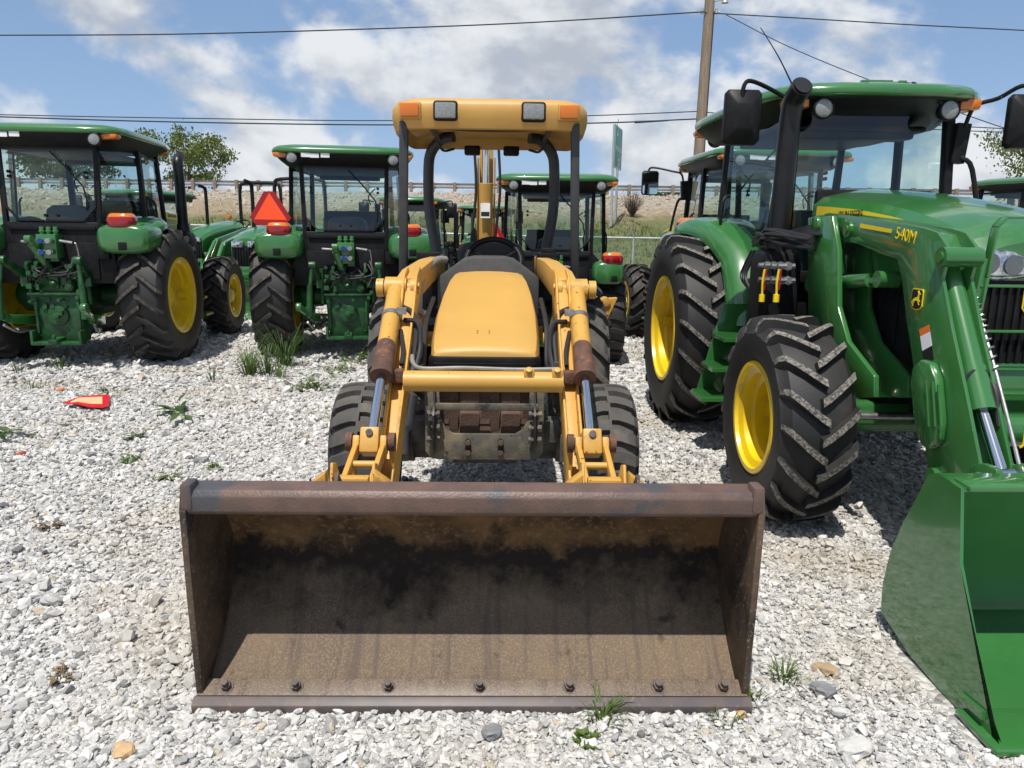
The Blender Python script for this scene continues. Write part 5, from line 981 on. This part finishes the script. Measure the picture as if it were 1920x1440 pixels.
# backhoe at the rear
g = YB(); g.bar((-.06,7.25,.55),(-.055,7.05,2.55),.12,.22,up=(0,1,0)); g.bar((-.135,7.08,1.2),(-.13,6.98,2.25),.16,.016,up=(1,0,0)); g.bar((.015,7.08,1.2),(.02,6.98,2.25),.16,.016,up=(1,0,0)); g.box((-.05,7.2,.6),(.5,.4,.5)); bm_ = g.build('backhoe_boom', YEL, bl, bevel=.01)
g = YB(); g.cyl((-.06,7.0,.95),(-.058,6.88,2.02),.062,n=20); cy = g.build('boom_cylinder', YEL, bl)
g = YB(); g.cyl((-.058,6.88,2.0),(-.055,6.83,2.5),.034,n=18); g.build('chrome_rod', CHROME, cy)
g = YB(); g.box((-.06,6.828,1.78),(.085,.012,.13),rot=(R(-6),0,0)); g.build('label', WHITE, cy)
g = YB(); g.box((-.06,6.822,1.75),(.075,.008,.04),rot=(R(-6),0,0)); g.build('label_print', DECK, cy)
g = YB()
for x in (-.165,.05): g.tube([(x,6.95,.9),(x-.02,6.92,1.5),(x+.02,6.88,1.95),(x,6.9,2.4)],.012,n=8)
g.tube([(-.18,6.8,1.45),(-.16,6.75,1.62),(-.14,6.78,1.4)],.02,n=6); g.build('backhoe_hose', CABLE, bl)
for s in (1,-1):
    p = Vector(tp(1132,582,6.95)) if s > 0 else Vector((-.88,6.95,.98))
    g = YB(); x, y, z = p; g.prism([(x-.10,z+.10),(x+.17,z+.12),(x+.03,z-.20),(x-.05,z-.18)],'y',y-.05,y+.05); g.cyl((x+.06,y-.07,z+.08),(x+.06,y+.07,z+.08),.045,n=12); g.cyl((x-.06,y-.06,z+.10),(x-.06,y+.06,z+.10),.05,n=12); g.bar((s*.35,7.05,.62),(x-.02*s,y+.03,z+.02),.10,.12); g.build('stabiliser', YELW, bl, bevel=.006)
# ------------------------------------------------------------------ small things on the lot
a, b, c_ = pg(117,765), pg(207,768), pg(205,751)
o = tag(link('warning_triangle', None, None, (b+c_)/2), 'bent red and faded orange warning triangle lying flat on the gravel', 'triangle'); oc = o.location
def rel(u, v, h): return pg(u,v)-oc+Vector((0,0,h+.012))
rows = [[rel(119,766,.03),rel(119,765,.03)],[rel(145,770,.045),rel(150,757,.05)],[rel(170,773,.03),rel(178,753,.045)],[rel(193,774,.03),rel(193,751,.04)],[rel(205,772,.035),rel(207,751,.035)]]
def sheet(rows, th, name, m, par):
    g = MB(); n = len(rows); vs = [p for r in rows for p in r]+[p+Vector((0,0,th)) for r in rows for p in r]; k = 2*n; fs = []
    for i in range(n-1):
        q = 2*i; fs += [(q,q+1,q+3,q+2),(k+q,k+q+2,k+q+3,k+q+1),(q,q+2,k+q+2,k+q),(q+1,k+q+1,k+q+3,q+3)]
    fs += [(0,k,k+1,1),(k-2,k-1,2*k-1,2*k-2)]; g.add(vs,fs); return g.build(name, m, par, smooth=False)
sheet(rows,.004,'red_border',DRED if False else mat('scuffed_red',(.55,.012,.02),(.42,.012,.018),rough=.5),o)
inn = [[r[0].lerp(r[1],.24)+Vector((.05 if i == 0 else 0,0,.0055)),r[0].lerp(r[1],.80)+Vector((.05 if i == 0 else 0,0,.0055))] for i, r in enumerate(rows[:4])]
sheet(inn,.003,'orange_field',FADO,o)
def blob(name, label, cat, loc, d, seed, m, group=None, zr=None):
    r = random.Random(seed); bm = bmesh.new(); bmesh.ops.create_icosphere(bm, subdivisions=2, radius=1); sv = Vector((seed*3.1,seed*1.7,.5))
    for v in bm.verts:
        k = 1+.42*mnoise.noise(v.co*1.5+sv)+.10*mnoise.noise(v.co*4+sv); q = v.co*k; q.z = max(-.55,min(.62,q.z)); v.co = Vector((q.x*d[0]/2,q.y*d[1]/2,q.z*d[2]/2))
    me = bpy.data.meshes.new(name); bm.to_mesh(me); bm.free(); me.materials.append(m)
    o = link(name, me, None, (loc.x,loc.y,loc.z+d[2]*.22+.008), (0,0,r.uniform(0,6))); return tag(o, label, cat, group)
TANST = mat('tan_stone',(.50,.34,.18),(.40,.27,.15),scale=20,rough=.85,bump=.3,bscale=60); GREYST = mat('grey_stone',(.16,.165,.175),(.24,.24,.24),scale=18,rough=.85,bump=.4,bscale=60); WHST = mat('white_stone',(.52,.51,.48),(.44,.43,.41),scale=18,rough=.85,bump=.3,bscale=60); BRST = mat('brown_stone',(.36,.26,.15),(.28,.2,.12),scale=18,rough=.85,bump=.3,bscale=60)
for u, v, d, m, lb in ((234,1416,(.075,.06,.045),TANST,'largest tan stone in the gravel near the lower left corner'),(108,1230,(.05,.04,.03),GREYST,'dark grey stone in the gravel at the lower left'),(1543,1303,(.085,.07,.05),GREYST,'dark grey stone between the two buckets'),(1547,1262,(.085,.06,.045),BRST,'tan-brown stone between the two buckets'),(1600,1412,(.13,.08,.05),WHST,'large pale flat stone at the bottom beside the green bucket'),(1552,997,(.13,.10,.07),GREYST,'grey rock beside the front tyre of the loader tractor'),(380,868,(.10,.07,.06),GREYST,'grey rock left of the rusty bucket'),(170,857,(.09,.06,.045),GREYST,'grey rock in the gravel below the red triangle'),(921,1382,(.075,.06,.045),GREYST,'dark stone in front of the rusty bucket'),(870,1333,(.05,.045,.045),WHST,'white stone touching the cutting edge of the rusty bucket'),(1390,1347,(.045,.03,.03),TANST,'small orange stone by the right end of the cutting edge'),(312,1165,(.05,.04,.03),GREYST,'dark stone left of the rusty bucket near its bottom')):
    blob('stone', lb, 'stone', pg(u,v), d, u % 97, m, 'larger stones standing out in the gravel')
o = blob('plastic_shard', 'torn red-brown plastic shard lying on the gravel at the left edge', 'shard', pg(40,855), (.10,.06,.035), 3, SCRAP)
o = blob('plastic_shard', 'small orange plastic shard in the weeds above the red triangle', 'shard', pg(112,733), (.12,.05,.03), 8, mat('orange_scrap',(.6,.16,.04),rough=.6))
def weed(name, label, u, v, kind, h, n, seed, m):
    h *= 1.15; n = int(n*1.5)+2
    p = pg(u,v); r = random.Random(seed); g = MB()
    for i in range(n):
        a = r.uniform(0,6.28); d = Vector((math.cos(a),math.sin(a),0)); s = Vector((-d.y,d.x,0)); b0 = d*r.uniform(0,.035 if kind == 'grass' else .02)*(1+h*4)+Vector((0,0,-.005))
        if kind == 'grass':
            l = h*r.uniform(.5,1.15); ln_ = r.uniform(.2,1.15)*l; wd = .0035+.0045*h; pts = [b0,b0+d*ln_*.25+Vector((0,0,l*.55)),b0+d*ln_*.65+Vector((0,0,l*.88)),b0+d*ln_*1.1+Vector((0,0,l*(.95-.3*(ln_/l))))]
            vs = []; 
            for k, q in enumerate(pts[:3]): vs += [q-s*wd*(1-.25*k),q+s*wd*(1-.25*k)]
            vs.append(pts[3]); g.add(vs,[(0,1,3,2),(2,3,5,4),(4,5,6)])
        else:
            l = h*r.uniform(.6,1.2); e = d*l*r.uniform(.4,1.0)+Vector((0,0,l*r.uniform(.15,.8))); g.tube([b0,b0.lerp(e,.5)+Vector((0,0,.02)),e],.0022,n=4,k=2)
            for k in range(5 if kind == 'leafy' else 2):
                q = b0.lerp(e,.35+.16*k if kind == 'leafy' else .55+.45*k); aa = a+r.uniform(-1.3,1.3); dd = Vector((math.cos(aa),math.sin(aa),r.uniform(-.2,.5))).normalized(); ss = Vector((-dd.y,dd.x,0)).normalized(); L_ = (.065 if kind == 'leafy' else .24)*r.uniform(.6,1.2)*(.5+h*2); w_ = L_*(.26 if kind == 'leafy' else .13)
                g.add([q,q+dd*L_*.45+ss*w_,q+dd*L_+Vector((0,0,-L_*.12)),q+dd*L_*.45-ss*w_],[(0,1,2,3)])
    o = link(name, g.mesh(name, m, fix=False, smooth=False), None, p); tag(o, label, 'weed', 'weeds growing through the gravel'); return o
for a_ in (('grass_tuft','bushy bright green grass tuft, left of the second tractor\'s tyre',468,705,'grass',.28,70,1,WEED),('grass_tuft','tall arching grass clump against the second tractor\'s left tyre',535,688,'grass',.42,60,2,WEEDD),('grass_tuft','thin upright grass stalks between the two grass clumps by the tyre',500,706,'grass',.3,26,3,WEEDD),
    ('grass_tuft','small bright grass tuft below the tall clump by the tyre',525,712,'grass',.2,16,4,WEED),('weed','low leafy weed patch in the sun between the tractors',567,732,'leafy',.2,9,5,WEED),('weed','leafy weed near the worn front tyre of the yellow loader',602,730,'leafy',.2,9,6,WEED),('weed','upright leafy weed in front of the second tractor\'s shadow',625,700,'leafy',.24,8,7,WEED),('weed','leafy weed standing in shade beside the yellow loader',667,680,'leafy',.28,8,8,WEED),
    ('weed','long-leaved weed lying spread on open gravel at left',350,782,'long',.16,6,9,WEEDD),('weed','dark low weed on open gravel below the long-leaved one',258,826,'leafy',.08,6,10,WEEDD),('weed','dark weed at the left edge of the frame',6,824,'long',.12,6,11,WEEDD),('grass_tuft','faint grass tuft beside the red triangle',205,738,'leafy',.1,6,12,WEEDD),
    ('grass_tuft','grass tuft growing at the cutting edge of the rusty bucket',1127,1350,'grass',.085,22,13,WEED),('weed','tiny seedling in the gravel below the rusty bucket',1096,1398,'leafy',.03,6,14,WEED),('grass_tuft','sparse grass just right of the rusty bucket',1470,1275,'grass',.07,26,15,WEED),('grass_tuft','grass wisps at the right bottom corner of the rusty bucket',1408,1312,'grass',.05,14,16,WEED),('weed','tiny weed beside the right end of the cutting edge',1365,1358,'grass',.05,8,17,WEED),
    ('weed','sparse yellowing weed left above the rusty bucket',245,868,'leafy',.07,8,18,WEED),('weed','sparse weed touching the left corner of the rusty bucket',320,900,'leafy',.07,9,19,WEED),('weed','small weed above the left corner of the rusty bucket',405,882,'leafy',.06,6,20,WEED),('weed','dry brown weed flat on the gravel at left',93,992,'leafy',.05,9,21,DRYW),('weed','dry brown weed near the lower left',120,1275,'leafy',.04,9,22,DRYW),
    ('grass_tuft','weed by the left tractor\'s rear tyre',35,700,'grass',.14,12,23,WEEDD),('grass_tuft','thin weed stalks in front of the left tractor',117,695,'grass',.2,14,24,WEEDD),('grass_tuft','sparse grass patch left of the red triangle top',60,730,'grass',.1,14,25,WEEDD),('grass_tuft','thin stalks in open gravel right of the left tractor',400,718,'grass',.2,9,26,WEEDD)):
    weed(*a_)
# ------------------------------------------------------------------ loose gravel
def stone_mat():
    m = bpy.data.materials.new('loose_gravel'); m.use_nodes = True; nt = m.node_tree; ns = nt.nodes; ln = nt.links.new; b = ns['Principled BSDF']; b.inputs['Roughness'].default_value = .85; b.inputs['Specular IOR Level'].default_value = .3
    oi = ns.new('ShaderNodeObjectInfo'); r = ns.new('ShaderNodeValToRGB'); e = r.color_ramp.elements; cols = ((0,(.13,.13,.135)),(.03,(.27,.265,.26)),(.16,(.38,.375,.36)),(.45,(.47,.46,.44)),(.75,(.54,.53,.505)),(.965,(.64,.63,.61)),(.985,(.46,.40,.30)),(1,(.40,.34,.26)))
    for i, (p, c) in enumerate(cols):
        q = e[i] if i < 2 else e.new(p); q.position = p; q.color = (*c,1)
    t = ns.new('ShaderNodeTexCoord'); n = ns.new('ShaderNodeTexNoise'); n.inputs['Scale'].default_value = 1.6; n.inputs['Detail'].default_value = 5; ln(t.outputs['Object'], n.inputs[0])
    mr = ns.new('ShaderNodeMapRange'); mr.inputs[3].default_value = .72; mr.inputs[4].default_value = 1.25; ln(n.outputs[0], mr.inputs[0])
    ge = ns.new('ShaderNodeNewGeometry'); n2 = ns.new('ShaderNodeTexNoise'); n2.inputs['Scale'].default_value = .9; n2.inputs['Detail'].default_value = 4; ln(ge.outputs['Position'], n2.inputs[0])
    m2 = ns.new('ShaderNodeMapRange'); m2.inputs[1].default_value = .50; m2.inputs[2].default_value = .72; m2.inputs[4].default_value = .62; ln(n2.outputs[0], m2.inputs[0])
    mx_ = ns.new('ShaderNodeMix'); mx_.data_type = 'RGBA'; mx_.inputs[7].default_value = (.36,.305,.215,1); ln(m2.outputs[0], mx_.inputs[0])
    v = ns.new('ShaderNodeVectorMath'); v.operation = 'SCALE'; ln(oi.outputs['Random'], r.inputs[0]); ln(r.outputs[0], mx_.inputs[6]); ln(mx_.outputs[2], v.inputs[0]); ln(mr.outputs[0], v.inputs['Scale']); ln(v.outputs[0], b.inputs['Base Color']); return m
STM = stone_mat()
rng = np.random.default_rng(11); pts = []; scl = []
for y0, y1, dens, sz in ((1.15,2.2,9500,.0060),(2.2,3.4,8600,.0064),(3.4,5.0,6200,.0074),(5.0,7.2,3800,.0092),(7.2,10.5,1900,.0122),(10.5,14.5,800,.017)):
    hw = .78*y1+.5; n = int(dens*2*hw*(y1-y0)); x = rng.uniform(-hw,hw,n); y = rng.uniform(y0,y1,n); k = (np.abs(x) < .78*y+.4) & ~((x > 1.50) & (x < 3.38) & (y > 2.10) & (y < 2.72)) & ~((np.abs(x+.12) < .90) & (y > 2.30) & (y < 2.60)); x, y = x[k], y[k]
    s = sz*np.exp(rng.normal(0,.5,len(x))); s = np.clip(s,sz*.35,sz*2.6)*np.where(rng.random(len(s)) < .04,1.7,1)
    patch = np.array([mnoise.noise(Vector((a*.5,b*.5,2.0))) for a, b in zip(x,y)]); s *= (1+.28*patch)
    z = np.array([ground_z(a,b) for a, b in zip(x,y)])+s*rng.uniform(.0,.85,len(x)); pts.append(np.stack([x,y,z],1)); scl.append(s)
pts = np.concatenate(pts); scl = np.concatenate(scl); n = len(pts)
me = bpy.data.meshes.new('gravel'); me.vertices.add(n); me.vertices.foreach_set('co', pts.astype(np.float32).ravel())
at = me.attributes.new('scl','FLOAT_VECTOR','POINT'); sv = scl[:,None]*rng.uniform([.85,.7,.45],[1.5,1.15,.8],(n,3)); at.data.foreach_set('vector', sv.astype(np.float32).ravel())
at = me.attributes.new('rot','FLOAT_VECTOR','POINT'); rv = np.stack([rng.normal(0,.42,n),rng.normal(0,.42,n),rng.uniform(0,6.28,n)],1); at.data.foreach_set('vector', rv.astype(np.float32).ravel())
at = me.attributes.new('idx','INT','POINT'); at.data.foreach_set('value', rng.integers(0,7,n).astype(np.int32))
gv = tag(link('gravel', me), 'loose pale limestone gravel covering the lot', 'gravel', kind='stuff')
ng = bpy.data.node_groups.new('scatter_gravel','GeometryNodeTree'); ng.interface.new_socket('Geometry',in_out='INPUT',socket_type='NodeSocketGeometry'); ng.interface.new_socket('Geometry',in_out='OUTPUT',socket_type='NodeSocketGeometry')
nn = ng.nodes; nl = ng.links.new; gi = nn.new('NodeGroupInput'); go = nn.new('NodeGroupOutput'); jn = nn.new('GeometryNodeJoinGeometry')
for i in range(7):
    ic = nn.new('GeometryNodeMeshIcoSphere'); ic.inputs['Subdivisions'].default_value = 2 if i % 3 == 0 else 1; sp_ = nn.new('GeometryNodeSetPosition'); nz = nn.new('ShaderNodeTexVoronoi' if False else 'ShaderNodeTexNoise'); nz.inputs['Scale'].default_value = .95; nz.inputs['Detail'].default_value = 2
    po = nn.new('GeometryNodeInputPosition'); ad = nn.new('ShaderNodeVectorMath'); ad.operation = 'ADD'; ad.inputs[1].default_value = (i*5.3,i*2.1,i*7.7); nl(po.outputs[0], ad.inputs[0]); nl(ad.outputs[0], nz.inputs[0])
    sb_ = nn.new('ShaderNodeVectorMath'); sb_.operation = 'MULTIPLY_ADD'; sb_.inputs[1].default_value = (1.7,1.7,1.7); sb_.inputs[2].default_value = (-.85,-.85,-.85); nl(nz.outputs['Color'], sb_.inputs[0]); nl(ic.outputs[0], sp_.inputs[0]); nl(sb_.outputs[0], sp_.inputs['Offset'])
    # flatten facets
    sm = nn.new('GeometryNodeSetMaterial'); sm.inputs['Material'].default_value = STM; nl(sp_.outputs[0], sm.inputs[0]); ss = nn.new('GeometryNodeSetShadeSmooth'); ss.inputs['Shade Smooth'].default_value = False; nl(sm.outputs[0], ss.inputs[0]); gt = nn.new('GeometryNodeGeometryToInstance'); nl(ss.outputs[0], gt.inputs[0]); nl(gt.outputs[0], jn.inputs[0])
ip = nn.new('GeometryNodeInstanceOnPoints'); nl(gi.outputs[0], ip.inputs['Points']); nl(jn.outputs[0], ip.inputs['Instance']); ip.inputs['Pick Instance'].default_value = True
def attr(nm, ty):
    a = nn.new('GeometryNodeInputNamedAttribute'); a.data_type = ty; a.inputs[0].default_value = nm; return a.outputs[0]
er = nn.new('FunctionNodeEulerToRotation'); nl(attr('rot','FLOAT_VECTOR'), er.inputs[0]); nl(er.outputs[0], ip.inputs['Rotation']); nl(attr('scl','FLOAT_VECTOR'), ip.inputs['Scale']); nl(attr('idx','INT'), ip.inputs['Instance Index']); nl(ip.outputs[0], go.inputs[0])
md = gv.modifiers.new('scatter','NODES'); md.node_group = ng
